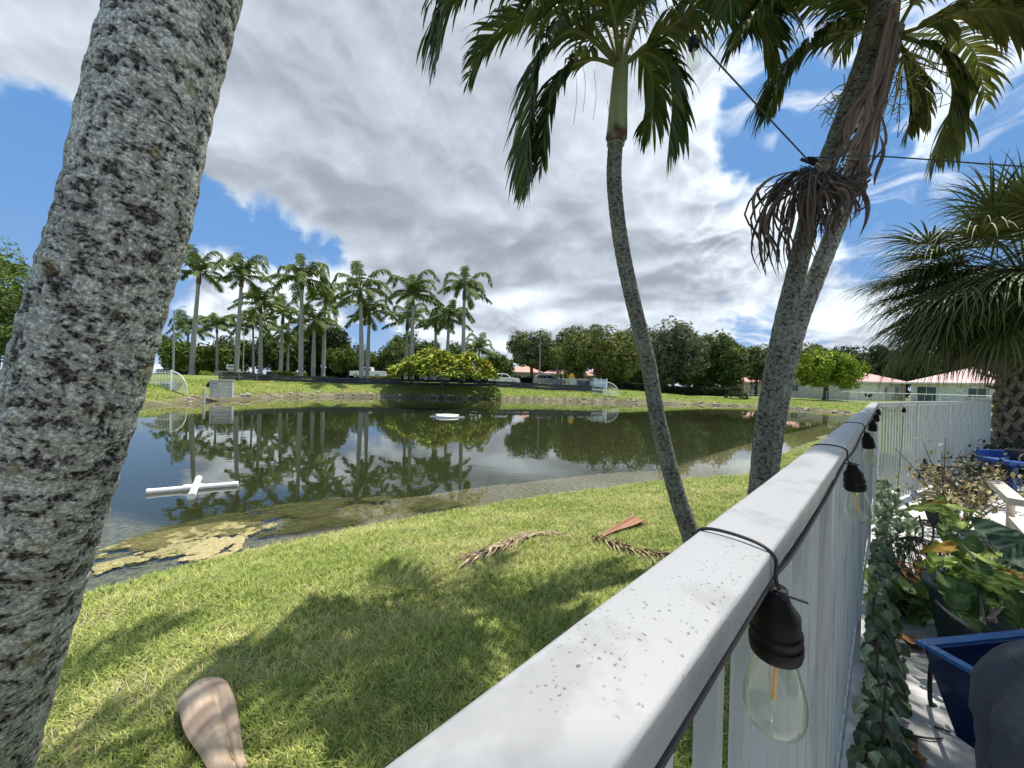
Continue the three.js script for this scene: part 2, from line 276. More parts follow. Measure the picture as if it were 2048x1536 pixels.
// ---------------------------------------------------------------- water: a clear sheet over the pond bed, with faint ripples
{
  const g = new GB().grid(60, 60, (u, v) => [lerp(-34, 34, u), 0, lerp(-1.5, -50, v)], [1, 1, 1], (u, v) => [lerp(-34, 34, u) / 4, lerp(-1.5, -50, v) / 2.2]).geo();
  const rip = tex(512, 512, (x, y) => { const v = 0.5 + (fbmT(x * 6, y * 6, 3, 6, 0.45) * 0.6 + Math.max(0, fbmT(x * 3 + 0, y * 3, 2, 3)) * fbmT(x * 28, y * 28, 2, 28) * 0.5) * 0.6; return [v, v, v]; });
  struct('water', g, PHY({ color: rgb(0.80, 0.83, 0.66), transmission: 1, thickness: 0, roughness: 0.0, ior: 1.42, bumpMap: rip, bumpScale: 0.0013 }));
}

// ---------------------------------------------------------------- patio slab, far road and footpath
{
  const sh = new THREE.Shape(patioPoly.map(([x, z]) => new THREE.Vector2(x, -z)));
  const g = new THREE.ExtrudeGeometry(sh, { depth: 0.14, bevelEnabled: true, bevelSize: 0.006, bevelThickness: 0.006, bevelSegments: 1 }); g.rotateX(-Math.PI / 2); g.translate(0, PATIO - 0.146, 0);
  const t = tex(512, 512, (x, y) => { const n = fbmT(x * 5, y * 5, 6, 5, 0.6), d = ss(0.18, 0.45, fbmT(x * 9 + 0, y * 9, 4, 9)), v = 0.50 + n * 0.16 - d * 0.12; return [v, v * 0.985, v * 0.95]; });
  struct('patio', g, STD({ map: t, roughness: 0.9, bumpMap: grainBump, bumpScale: 0.004 }));
  const sheet = (x0, x1, zf, w, dy, n) => new GB().grid(n, 4, (u, v) => { const x = lerp(x0, x1, u), z = zf(x) - v * w; return [x, groundAt(x, z) + dy, z]; }, [1, 1, 1], (u, v, a) => [a.x / 3, a.z / 3]).geo();
  const asph = tex(256, 256, (x, y) => { const v = 0.12 + fbmT(x * 20, y * 20, 4, 20) * 0.05; return [v, v, v * 1.02]; });
  struct('road', sheet(-150, 120, () => -65.5, 8.5, 0.08, 180), STD({ map: asph, roughness: 0.95 }));
  struct('footpath', sheet(-110, -12, (x) => -58 - (x + 30) * 0.02, 2.0, 0.10, 120), STD({ color: rgb(0.52, 0.48, 0.42), map: grain, roughness: 0.95 }));
}

// ---------------------------------------------------------------- grass: blades of the near lawn
{
  const r = RNG(5), tuft = (n, len, w, lean) => { const b = new GB(); for (let k = 0; k < n; k++) { const a = r() * 6.283, l = len * (0.55 + r() * 0.7), q = lean * (0.3 + r()), o = V((r() - 0.5) * 0.035, 0, (r() - 0.5) * 0.035), d = V(Math.cos(a), 0, Math.sin(a)), C = []; for (let j = 0; j < 4; j++) { const t = j / 3; C.push(o.clone().addScaledVector(d, l * q * t * t * 0.9).add(V(0, l * t * (1 - 0.35 * q * t), 0))); } b.strip(C, V(-d.z, 0, d.x), [w * 0.8, w, w * 0.7, w * 0.08], 0.25, [1, 1, 1]); } return b.geo(); };
  const mat = PHY({ vertexColors: true, roughness: 0.75, transmission: 0.22, specularIntensity: 0.4 });
  const make = (name, label, cat, tg, N, gen) => {
    const m = new THREE.InstancedMesh(tg, mat, N), mm = new THREE.Matrix4(), q = new THREE.Quaternion(), e = new THREE.Euler(), c = new THREE.Color(); let k = 0, guard = 0;
    while (k < N && guard++ < N * 30) { const o = gen(); if (!o) continue; e.set((r() - 0.5) * 0.4, r() * 6.283, (r() - 0.5) * 0.4); q.setFromEuler(e); mm.compose(V(o[0], o[1], o[2]), q, V(o[3], o[3] * (0.7 + r() * 0.6), o[3])); m.setMatrixAt(k, mm); c.setRGB(...o[4]); m.setColorAt(k, c); k++; }
    m.count = k; m.name = name; m.castShadow = m.receiveShadow = true; scene.add(m); tag(m, label, cat, null, 'stuff');
  };
  const spot = () => {                                   // a point of the near lawn, denser towards the camera
    const d = 0.55 + Math.pow(r(), 1.35) * 10.5, a = (r() * 2 - 1) * 1.05, x = Math.tan(a) * d, z = -d;
    if (x < -9 || x > 9) return null; const s = pondDist(x, z); if (s < 0.02 || inside(patioPoly, x, z)) return null; return [x, z, s];
  };
  const dryness = (x, z) => clamp(0.42 + fbm(x * 0.8 + 3, z * 0.8, 3) * 1.1 + fbm(x * 3.7, z * 3.7, 2) * 0.7, 0, 1);
  make('grass', 'short sunlit lawn grass between the white fence and the pond', 'grass', tuft(7, 0.055, 0.0030, 1.15), 190000, () => {
    const q = spot(); if (!q) return null; const [x, z, s] = q, dr = dryness(x, z); if (r() < dr * 0.55 - 0.1) return null;
    return [x, groundAt(x, z) - 0.004, z, (0.7 + r() * 0.7) * (s < 0.25 ? 1.15 : 1), vary(mixc([0.13, 0.225, 0.03], [0.50, 0.51, 0.16], clamp(r() * 0.9 + dr * 0.3, 0, 1)), r, 0.32)];
  });
  make('dry_grass', 'straw coloured dead grass lying in the near lawn', 'grass', tuft(6, 0.06, 0.0022, 1.7), 80000, () => {
    const q = spot(); if (!q) return null; const [x, z] = q, dr = dryness(x, z); if (r() > dr * 0.95) return null;
    return [x, groundAt(x, z) - 0.004, z, 0.6 + r() * 0.7, vary(mixc([0.70, 0.61, 0.38], [0.38, 0.29, 0.18], r() * r()), r, 0.25)];
  });
  make('bank_grass', 'rough grass on the far banks of the pond', 'grass', tuft(8, 0.13, 0.010, 0.9), 30000, () => {
    const a = (r() * 2 - 1) * 0.86, d = 24 + r() * 26, x = Math.tan(a) * d, z = -d; if (Math.abs(x) > 42) return null; const s = pondDist(x, z); if (s < 0.5 || s > 9) return null;
    const n = fbm(x * 0.35, z * 0.35, 3); return [x, groundAt(x, z) - 0.02, z, 0.4 + r() * 0.7, vary(mixc([0.24, 0.34, 0.045], [0.42, 0.42, 0.10], clamp(0.3 + n + r() * 0.3, 0, 1)), r, 0.25)];
  });
  // weeds and algae that float along the near shore
  const disc = (() => { const b = new GB(), q = RNG(9), n = 12, R = [...Array(n)].map(() => 0.6 + q() * 0.5), top = V(0, 0.1, 0); for (let k = 0; k < n; k++) { const a = k / n * 6.283, c = (k + 1) / n * 6.283, A = V(Math.cos(a) * R[k], 0, Math.sin(a) * R[k]), B = V(Math.cos(c) * R[(k + 1) % n], 0, Math.sin(c) * R[(k + 1) % n]); b.tri(top, B, A, [1, 1, 1]); b.tri(A, B, A.clone().setY(-0.06), [1, 1, 1]); b.tri(B, B.clone().setY(-0.06), A.clone().setY(-0.06), [1, 1, 1]); } return b.geo(); })();
  const poly = (L) => L.map(([x, y]) => { const q = onY(x, y, 0); return [q.x, q.z]; });
  const p1 = poly([[200, 1100], [330, 1062], [440, 1045], [560, 1048], [500, 1070], [480, 1088], [360, 1110], [250, 1128], [190, 1150]]), p2 = poly([[362, 1122], [385, 1098], [420, 1078], [484, 1074], [486, 1094], [450, 1112], [400, 1126]]), p3 = poly([[505, 1105], [560, 1092], [580, 1100], [540, 1112]]), p4 = poly([[170, 1130], [330, 1050], [620, 1000], [960, 985], [900, 1022], [620, 1062], [480, 1078], [240, 1140]]);
  const inP = (P) => { let x0 = 1e9, x1 = -1e9, z0 = 1e9, z1 = -1e9; for (const [x, z] of P) { x0 = Math.min(x0, x); x1 = Math.max(x1, x); z0 = Math.min(z0, z); z1 = Math.max(z1, z); } for (let k = 0; k < 60; k++) { const x = lerp(x0, x1, r()), z = lerp(z0, z1, r()); if (inside(P, x, z)) return [x, z]; } return null; };
  const mat2 = STD({ vertexColors: true, roughness: 0.9, bumpMap: grainBump, bumpScale: 0.01 });
  const flo = (name, label, cat, g, m, N, P, fn) => { const im = new THREE.InstancedMesh(g, m, N), mm = new THREE.Matrix4(), q = new THREE.Quaternion(), c = new THREE.Color(); let k = 0, gd = 0; while (k < N && gd++ < N * 20) { const w = inP(P[Math.floor(r() * P.length)]); if (!w) continue; const o = fn(...w); if (!o) continue; q.setFromEuler(new THREE.Euler(o.t ?? 0, o.a, 0)); mm.compose(V(w[0], o.y, w[1]), q, o.s); im.setMatrixAt(k, mm); c.setRGB(...o.c); im.setColorAt(k, c); k++; } im.count = k; im.name = name; im.castShadow = im.receiveShadow = true; scene.add(im); tag(im, label, cat, null, 'stuff'); };
  flo('algae_mat', 'pale yellow algae mat floating in the shallow water by the lawn', 'algae', disc, mat2, 5200, [p1, p2, p2, p3], (x, z) => { if (pondDist(x, z) > -0.3) return null; const n = fbm(x * 2.2, z * 2.2, 4), e = inside(p2, x, z) || inside(p3, x, z); const fr = fbm(x * 7, z * 7, 3); if (e ? n * 1.0 + fr * 1.2 < -0.12 + r() * 0.3 + edgeDist(inside(p2, x, z) ? p2 : p3, x, z) * -1.6 + 0.12 : r() > ss(-0.12, 0.5, n + fr * 0.8)) return null; const s = 0.012 + r() * 0.02; return { y: 0.002 + r() * 0.009, a: r() * 6.283, s: V(s * (1 + r()), 0.04 + r() * 0.06, s), c: vary(e ? [0.36, 0.30, 0.15] : mixc([0.33, 0.28, 0.13], [0.22, 0.21, 0.08], r()), r, 0.2) }; });
  const strand = new GB(); { const C = [...Array(6)].map((_, j) => V(j / 5 - 0.5, 0.02 * Math.sin(j * 1.9), 0.09 * Math.sin(j * 1.1))); strand.strip(C, V(0, 0, 1), [0.1, 0.9, 1, 0.9, 0.6, 0.05].map((w) => w * 0.017), 0.2, [1, 1, 1]); }
  flo('water_weed', 'long olive weed strands trailing in the shallow water', 'weed', strand.geo(), mat2, 6500, [p4, p4, p1, p1], (x, z) => { if (pondDist(x, z) > -0.45 - r() * 0.2) return null; const n = fbm(x * 1.3 + 20, z * 1.3, 4); if (n < -0.03 + r() * 0.2) return null; const s = 0.12 + r() * 0.2; return { y: 0.001 + r() * 0.008, a: 0.42 + (r() - 0.5) * 0.9, t: (r() - 0.5) * 0.02, s: V(s, 0.1, s), c: vary(inside(p1, x, z) ? mixc([0.20, 0.19, 0.04], [0.50, 0.43, 0.17], r()) : mixc([0.06, 0.075, 0.01], [0.30, 0.28, 0.08], r() * r()), r, 0.25) }; });
}

// ---------------------------------------------------------------- the house behind the camera, which shades the inner side of the fence
{
  const t = thing('house', 'cream house wall with wide eave behind the patio', 'house', V(0, 0, 0)), a = -Math.PI / 4 * -1, wm = STD({ color: rgb(0.42, 0.38, 0.30), map: grain, roughness: 0.95 });
  const mid = FP(-2.6, -4.4, 0), ry = Math.atan2(-U1.z, U1.x), n = OUT1;
  part('wall', new GB().box(12, 3.2, 0.3, mid.x, PATIO + 1.6, mid.z, ry).geo(), wm, t);
  const e = FP(-2.6, -3.9, 0); part('roof', new GB().box(12.6, 0.18, 2.2, e.x, PATIO + 3.3, e.z, ry).geo(), STD({ color: rgb(0.5, 0.28, 0.22), roughness: 0.9 }), t);
}
// ---------------------------------------------------------------- the white fence beside the camera
{
  const speck = tex(2048, 1024, (x, y) => {               // mildew specks on the paint
    const cl = ss(0.0, 0.35, fbmT(x * 6, y * 4, 3, 6, 0.5, 4)), a = ss(0.40, 0.48, n2(x * 250, y * 150, 250, 150)) * cl + ss(0.46, 0.5, n2(x * 190, y * 114, 190, 114)) * ss(-0.1, 0.3, cl - 0.2), b = ss(0.0, 0.5, fbmT(x * 12, y * 8, 5, 12, 0.6, 8)) * 0.25;
    const v = 0.36 - b * 0.22 - a * 0.20; return [v * 0.99, v * 1.0, v * 1.01];
  }, false);
  const dirt = tex(512, 512, (x, y) => { const a = ss(0.05, 0.5, fbmT(x * 30, y * 3, 5, 30, 0.6, 3)), b = ss(0.1, 0.5, fbmT(x * 6, y * 6, 4, 6)), v = 0.50 - a * 0.07 - b * 0.10; return [v * 0.96, v, v * 0.975]; });
  const railMat = STD({ map: speck, roughness: 0.42, bumpMap: grainBump, bumpScale: 0.0004 }), pick = STD({ map: dirt, roughness: 0.5 });
  const pw = 0.016, railProfile = (w, h) => { const s = []; const hw = w / 2; for (const t of [0, 0.02, 0.05, 0.2, 0.35, 0.5, 0.65, 0.8, 0.95, 0.98, 1]) { const x = lerp(-hw, hw, t); s.push([x, h / 2 - 0.0022 * Math.pow(Math.abs(x / hw), 2) - (Math.abs(x / hw) > 0.97 ? 0.002 : 0)]); } s.push([hw, -h / 2 + 0.001], [hw - 0.004, -h / 2], [-hw + 0.004, -h / 2], [-hw, -h / 2 + 0.001]); s.push(s[0]); return s; };
  const makeFence = (label, F, U, t0, t1, posts, wave) => {
    const f = thing('picket_fence', label, 'fence', V(0, 0, 0));
    const pr = railProfile(0.058, 0.024), n = 90;
    const rail = new GB().grid(pr.length - 1, n, (u, v) => { const [a, b] = pr[Math.round(u * (pr.length - 1))], t = lerp(t0, t1, v); const top = b > 0 ? (n2(t * 4.1, 3) * 0.0012 + n2(t * 17, 8) * 0.0005) : 0; return F(t, -a, RAIL - 0.012 + b + top + wave(t)); }, [1, 1, 1], (u, v) => [lerp(t0, t1, v) * 1.4, u * 0.30]);
    for (const [t, s] of [[t0, 1], [t1, -1]]) { const c = F(t, 0, RAIL - 0.012); for (let k = 0; k < pr.length - 1; k++) { const q = (o) => F(t, -o[0], RAIL - 0.012 + o[1]); s > 0 ? rail.tri(c, q(pr[k]), q(pr[k + 1]), [1, 1, 1]) : rail.tri(c, q(pr[k + 1]), q(pr[k]), [1, 1, 1]); } }
    part('top_rail', rail.geo(), railMat, f);
    const ry = Math.atan2(-U.z, U.x);
    const L = t1 - t0, midp = F((t0 + t1) / 2, 0, 0);
    for (const [y, h] of [[RAIL - 0.0375, 0.025], [0.84, 0.025]]) part('stringer', new GB().box(L, h, 0.024, midp.x, y, midp.z, ry).geo(), pick, f);
    const ph = RAIL - 0.024 - 0.69, base = new THREE.BoxGeometry(pw, ph, 0.0165);
    const us = [0, 0.23, 0.41, 0.66].map((o) => { const g = base.clone(); const uv = g.attributes.uv; for (let k = 0; k < uv.count; k++) uv.setXY(k, uv.getX(k) * 0.05 + o, uv.getY(k) * 0.9 + o); return g; });
    let k = 0;
    for (let t = t0 + 0.03; t < t1 - 0.02; t += 0.0986) {
      if (posts.some((q) => Math.abs(q - t) < 0.035)) continue;
      const m = part('picket', us[k++ % 4], pick, f); const p = F(t, 0, 0.69 + ph / 2 - 0.0003); m.position.copy(p); m.rotation.y = ry;
    }
    for (const t of posts) { const p = F(t, 0, 0); part('post', new GB().box(0.05, RAIL - 0.024 - 0.63, 0.05, p.x, (RAIL - 0.024 + 0.63) / 2 - 0.001, p.z, ry).geo(), pick, f); }
    return f;
  };
  makeFence('white metal picket fence under the camera, string lights tied along its rail', (t, p, y) => FP(t, 0.093 + p, y), U1, -0.6, CORNER - 0.012, [0.95, 2.57, 4.19], () => 0);
  makeFence('weathered white picket fence section running on from the corner to the fan palm', (t, p, y) => FP2(t, p, y), U2, 0.028, LEN2, [0.06, 1.45, 2.95, 4.4, LEN2 - 0.04], (t) => 0.004 * Math.sin(t));
}

// ---------------------------------------------------------------- string lights and cable ties
{
  const glass = PHY({ color: rgb(0.93, 0.95, 0.88), transmission: 1, thickness: 0, roughness: 0.02, ior: 1.5 });
  const fil = STD({ color: rgb(0.75, 0.38, 0.08), roughness: 0.5 }), base = STD({ color: rgb(0.55, 0.5, 0.4), roughness: 0.35, metalness: 0.8 });
  const rubber = PHY({ color: rgb(0.006, 0.006, 0.0065), roughness: 0.5, specularIntensity: 0.35 });
  const sockP = [[0.0, 0.006], [0.0075, 0.005], [0.0085, 0], [0.011, -0.008], [0.0165, -0.016], [0.0172, -0.030], [0.0185, -0.0305], [0.0188, -0.034], [0.0178, -0.0345], [0.0178, -0.040], [0.0192, -0.0405], [0.0192, -0.047], [0.0183, -0.052], [0.0170, -0.0525], [0.0168, -0.049], [0, -0.048]];
  const sock = new THREE.LatheGeometry(sockP.map(([x, y]) => new THREE.Vector2(x, y)), 32);
  const bulbP = [[0.0120, -0.046], [0.0125, -0.054], [0.0150, -0.062], [0.0188, -0.075], [0.0218, -0.088], [0.0232, -0.099], [0.0228, -0.108], [0.0200, -0.117], [0.0145, -0.1235], [0.007, -0.1265], [0.0001, -0.127]];
  const bulb = new THREE.LatheGeometry(new THREE.SplineCurve(bulbP.map(([x, y]) => new THREE.Vector2(x, y))).getPoints(30).map((p) => new THREE.Vector2(Math.max(p.x, 0.0001), p.y)), 36);
  const filG = new GB().tube([V(0.001, -0.055, 0), V(-0.0005, -0.098, 0.0006)], 0.0016, 8).tube([V(-0.004, -0.052, 0), V(-0.003, -0.095, 0.001), V(0.0, -0.1, 0)], 0.0004, 5).geo();
  const stem = new GB().tube([V(0, -0.047, 0), V(0, -0.064, 0)], 0.004, 10).geo();
  const lamp = (parent, p, tilt, turn, sc = 1) => {
    const e = new THREE.Euler(tilt[0], turn, tilt[1], 'YXZ');
    const add = (n, g, m, par) => { const o = part(n, g, m, par); return o; };
    const s = add('socket', sock, rubber, parent); s.position.copy(p); s.rotation.copy(e); s.scale.setScalar(sc);
    const b = add('bulb', bulb, glass, parent); b.position.copy(p); b.rotation.copy(e); b.scale.setScalar(sc);
    add('filament', filG, fil, b); add('bulb_stem', stem, base, b);
  };
  const cordMat = STD({ color: rgb(0.014, 0.013, 0.012), roughness: 0.6 });
  // along the fence
  const T = [0.372, 1.16, 2.05, 2.95, 3.9, 4.9], L1 = thing('string_light', 'black string light cord with clear bulbs tied under the white fence rail', 'string lights');
  const pIn = (t) => 0.0665, cy = RAIL - 0.029;
  const pts = []; for (let t = -0.5; t <= 5.55; t += 0.06) { let dip = 0; for (let k = 0; k < T.length - 1; k++) if (t > T[k] && t < T[k + 1]) dip = Math.sin((t - T[k]) / (T[k + 1] - T[k]) * Math.PI) * (0.010 + 0.006 * (k % 2)); pts.push(FP(t, pIn(t), cy - dip - (t > 0.41 ? 0.004 : 0) + n2(t * 5, 2) * 0.002)); }
  const end = FP2(0.32, -0.05, RAIL - 0.055); const far = FP2(0.75, -0.04, RAIL - 0.045);
  pts.push(FP(5.62, 0.045, cy - 0.01), FP2(0.12, -0.06, cy - 0.05), FP2(0.4, -0.055, cy - 0.065), far.clone().setY(cy - 0.01));
  const low = FP2(0.62, -0.06, RAIL - 1.02); pts.push(FP2(0.76, -0.045, RAIL - 0.25), FP2(0.72, -0.045, RAIL - 0.55), FP2(0.64, -0.05, RAIL - 0.9), FP2(0.62, -0.055, RAIL - 1.0));
  part('cord', new GB().tube(curve(pts, 420), 0.0030, 8).geo(), cordMat, L1);
  T.forEach((t, k) => lamp(L1, FP(t, pIn(t) - (k ? 0.014 : 0.006), cy - (k ? 0.012 : 0.006)), [0.16, k ? 0.10 + 0.05 * (k % 3) : -0.02], k ? -Math.PI / 4 + 0.2 * k : -Math.PI / 4, k ? 1.06 : 1));
  lamp(L1, far.clone().add(V(0, -0.02, 0.02)), [0.1, 0.05], 0.4, 1.05); lamp(L1, low, [0.2, 0.2], 1, 1.0);
  const labels = ['black cable tie looped over the fence rail above the nearest bulb', 'black cable tie around the fence rail at the second bulb', 'small black cable tie around the rail beyond the third bulb'];
  [0.372, 1.145, 2.03].forEach((t, k) => {
    const o = thing('cable_tie', labels[k], 'cable tie', V(0, 0, 0), 'cable ties on the fence rail'), w = k ? 0.0016 : 0.0015, prof = [[0.126, RAIL - 0.03], [0.1245, RAIL - 0.006], [0.118, RAIL + 0.0005], [0.093, RAIL + 0.0040], [0.069, RAIL + 0.0012], [0.0615, RAIL - 0.005], [0.0605, RAIL - 0.022], [0.058, RAIL - 0.033], [0.07, RAIL - 0.034], [0.1, RAIL - 0.032], [0.126, RAIL - 0.03]];
    const c = curve(prof.map(([p, y]) => FP(t + (p - 0.09) * 0.12, p, y)), 60);
    part('strap', new GB().tube(c, w, 6).geo(), M.black, o); const h = FP(t - 0.004, 0.056, RAIL - 0.032);
    part('tie_head', new GB().box(0.006, 0.006, 0.006, h.x, h.y, h.z, 0.78).tube([h.clone(), h.clone().add(V(0.016, -0.003, 0.006))], 0.0012, 6).geo(), M.black, o);
  });
  // overhead
  const L2 = thing('string_light', 'black string light cord with two clear bulbs crossing the sky between the palms', 'string lights');
  const A = at(1300, -140, 1.5), B = at(1388, 66, 1.75), C = at(1500, 195, 2.05), D = at(1612, 316, 2.35), E = at(1700, 312, 2.45), F = at(1765, 313, 2.5), G = at(2048, 333, 2.3), H = at(2300, 345, 2.2);
  part('cord', new GB().tube([...new THREE.CatmullRomCurve3([A, at(1340, -20, 1.62), B, C, D]).getPoints(60), ...new THREE.CatmullRomCurve3([D, E, F, G, H]).getPoints(60).slice(1)], 0.0042, 8).geo(), cordMat, L2);
  lamp(L2, B.clone().add(V(0, -0.004, 0)), [0, 0.02], 0.5, 1.28); lamp(L2, D.clone().add(V(0.005, -0.006, 0.012)), [-0.55, 0.5], 0.2, 1.1);
}

// ---------------------------------------------------------------- palm bark
const lichen = (() => {
  const W = 1024, H = 2048, hgt = new Float32Array(W * H);
  const col = tex(W, H, (x, y) => {
    const wx = fbmT(x * 8, y * 16, 3, 8, 0.5, 16) * 0.9, md = fbmT(x * 15 + wx * 0.5, y * 46 + wx * 0.5, 4, 15, 0.6, 46), a = fbmT(x * 58 + wx, y * 130 + wx, 4, 58, 0.66, 130) * 0.8 + md * 0.6, lo = fbmT(x * 3, y * 7, 3, 3, 0.5, 7), st = fbmT(x * 5 + wx, y * 70 + wx * 2, 4, 5, 0.55, 70), b = lo * 0.6 + st * 0.35, f = fbmT(x * 110, y * 230, 3, 110, 0.65, 230), ridge = 1 - Math.abs(fbmT(x * 14 + wx, y * 60 + wx, 5, 14, 0.6, 60)) * 2.6;
    const m = ss(-0.40, -0.24, a * 0.55 + md * 0.75 + f * 0.15 + b * 0.45), pale = ss(-0.25, 0.25, a + b * 0.6), crack = ss(0.88, 0.98, ridge + f * 0.1) * ss(0.2, -0.1, a);
    let c = mixc([0.125, 0.115, 0.102], mixc([0.275, 0.268, 0.24], [0.42, 0.435, 0.375], pale), m); c = mixc(c, [0.62, 0.63, 0.58], ss(0.26, 0.44, a * 0.8 + f * 0.45 + b * 0.5) * m); c = mixc(c, [0.018, 0.016, 0.014], crack * 0.85);
    const pit = ss(0.42, 0.50, -a - f * 0.3 - b * 0.35); c = mixc(c, [0.012, 0.010, 0.009], pit * 0.9);
    const k = 1.0 + f * 0.45; const yl = ss(0.46, 0.52, fbmT(x * 7, y * 14, 2, 7, 0.5, 14)) ; c = mixc(c, [0.20, 0.15, 0.03], yl * 0.5);
    hgt[Math.round(y * H) * W + Math.round(x * W)] = 0.32 + m * 0.34 + pale * 0.2 - crack * 0.25 - pit * 0.3 + f * 0.22;
    return [c[0] * k, c[1] * k, c[2] * k];
  });
  return { col, bump: tex(W, H, (x, y) => { const v = hgt[Math.round(y * H) * W + Math.round(x * W)]; return [v, v, v]; }), hgt, W, H };
})();
const barkMat = (ru, rv, bs, o = {}) => { const a = lichen.col.clone(), b = lichen.bump.clone(); a.repeat.set(ru, rv); b.repeat.set(ru, rv); a.needsUpdate = b.needsUpdate = true; return STD({ vertexColors: true, map: a, bumpMap: b, bumpScale: bs, roughness: 1, ...o }); };
const barkBump = (rv, amp) => (u, len) => { const x = Math.min(1023, Math.floor(((1 - u + 1) % 1) * 1024)), y = Math.floor((((len * rv) % 1) + 1) % 1 * 2048) % 2048; const X = Math.min(1023, Math.floor((u % 1) * 1024)); return (lichen.hgt[y * 1024 + X] - 0.5) * amp; };

// ---------------------------------------------------------------- palm fronds with separate leaflets
function frondGeo(P, o) {
  const r = RNG(o.seed), N = 40, C = new THREE.CatmullRomCurve3(P), pts = C.getPoints(N), leaf = new GB(), w0 = o.rw ?? 0.016;
  const rach = new GB().tube(pts, (t) => w0 * (1 - 0.85 * t) + 0.0015, 7, o.rcol ?? [0.13, 0.15, 0.03]);
  const tot = C.getLength(); let lastS = null; const n = o.n, S0 = o.side;
  for (let k = 0; k < n; k++) {
    const t = lerp(o.from ?? 0.16, 0.995, k / (n - 1)), p = C.getPointAt(t), T = C.getTangentAt(t);
    let S = T.clone().cross(V(0, 1, 0)); if (S.length() < 0.25 && lastS) S = lastS.clone(); if (S0) S.lerp(S0, 0.5); S.sub(T.clone().multiplyScalar(S.dot(T))).normalize(); if (lastS && S.dot(lastS) < 0) S.negate(); lastS = S; const Nn = S.clone().cross(T).normalize();
    const prof = t > 0.8 ? lerp(1, 0.42, (t - 0.8) / 0.2) : lerp(0.62, 1, ss(0.1, 0.45, t));
    for (const sd of [-1, 1]) {
      if (r() < (o.gap ?? 0.04)) continue;
      const al = lerp(0.75, 1.1, t) + (r() - 0.5) * 0.25, L = o.len * prof * (0.85 + r() * 0.3), dir = S.clone().multiplyScalar(sd * Math.cos(al)).addScaledVector(T, Math.sin(al)).addScaledVector(Nn, (o.lift ?? 0.25) + (r() - 0.5) * 0.25).normalize();
      const q = p.clone(), Cc = [q.clone()], m = o.seg ?? 6, dr = (o.droop ?? 0.25) * (0.6 + r() * 0.8), sw = (r() - 0.5) * 0.25;
      for (let j = 0; j < m; j++) { dir.y -= dr * (j + 0.5) / m; dir.addScaledVector(T, sw / m); dir.normalize(); q.addScaledVector(dir, L / m); Cc.push(q.clone()); }
      const hw = o.w * (0.8 + r() * 0.4) * Math.min(1, prof + 0.1), wd = Cc.map((_, j) => { const u = j / m; return hw * (u < 0.3 ? lerp(0.45, 1, u / 0.3) : u > 0.99 ? 0.03 : 1 - Math.pow((u - 0.3) / 0.7, 1.7) * 0.95); });
      const c0 = vary(mixc(o.col, o.col2 ?? o.col, r() * r()), r, 0.3), tip = o.tip ?? c0;
      leaf.strip(Cc, T.clone().applyAxisAngle(dir, (r() - 0.5) * (o.twist ?? 0.7)), wd, o.fold ?? 0.35, (u) => u > 0.75 ? mixc(c0, tip, (u - 0.75) * 4) : c0);
    }
  }
  return [leaf.geo(), rach.geo()];
}
const GREEN = [0.045, 0.088, 0.014], YELL = [0.16, 0.18, 0.022], BROWN = [0.17, 0.11, 0.065];
function addFrond(parent, P, o, label) { const [l, r] = frondGeo(P.map((q) => q.isVector3 ? q : at(...q)), { n: 78, len: 0.56, w: 0.0175, col: GREEN, col2: YELL, seed: 1, ...o }); const f = part(o.name ?? 'frond', l, o.mat ?? M.leafNear, parent, label); part('rachis', r, M.plain, f); return f; }
const trunkPts = (L, n = 120) => new THREE.CatmullRomCurve3(L.map((q) => q.isVector3 ? q : at(...q)), false, 'centripetal').getPoints(n);

// the thick leaning trunk at the left; its crown is above the frame and shades the lawn
{
  const t = thing('palm_tree', 'thick lichen covered palm trunk leaning across the picture, close to the camera', 'palm tree');
  const L = [[-150, 1900, 1.02], [-70, 1536, 1.0], [25, 1200, 0.98], [92, 980, 0.97], [156, 780, 0.965], [213, 580, 0.97], [256, 440, 0.98], [306, 200, 1.0], [360, 0, 1.03], [440, -300, 1.12], [560, -800, 1.3], [660, -1300, 1.5]];
  const P = trunkPts(L, 620), top = P[620];
  part('trunk', new GB().tube(P, (v) => lerp(0.128, 0.122, ss(0, 0.5, v)) + 0.0016 * Math.sin(v * 230), 200, [1, 1, 1], 1, barkBump(1 / 1.5, 0.006), false).geo(), barkMat(1, 1 / 1.5, 0.005), t);
  const r = RNG(31);
  for (let k = 0; k < 11; k++) { const a = k * 2.4 + 0.4, e = 0.35 + r() * 0.5, d = V(Math.cos(a), 0, Math.sin(a)), l = 1.7 + r() * 0.4; addFrond(t, [top, top.clone().addScaledVector(d, l * 0.35).add(V(0, e * 0.9, 0)), top.clone().addScaledVector(d, l * 0.8).add(V(0, e * 0.8, 0)), top.clone().addScaledVector(d, l * 1.15).add(V(0, e * 0.8 - 0.75, 0))], { seed: 100 + k, n: 46, seg: 4 }); }
}
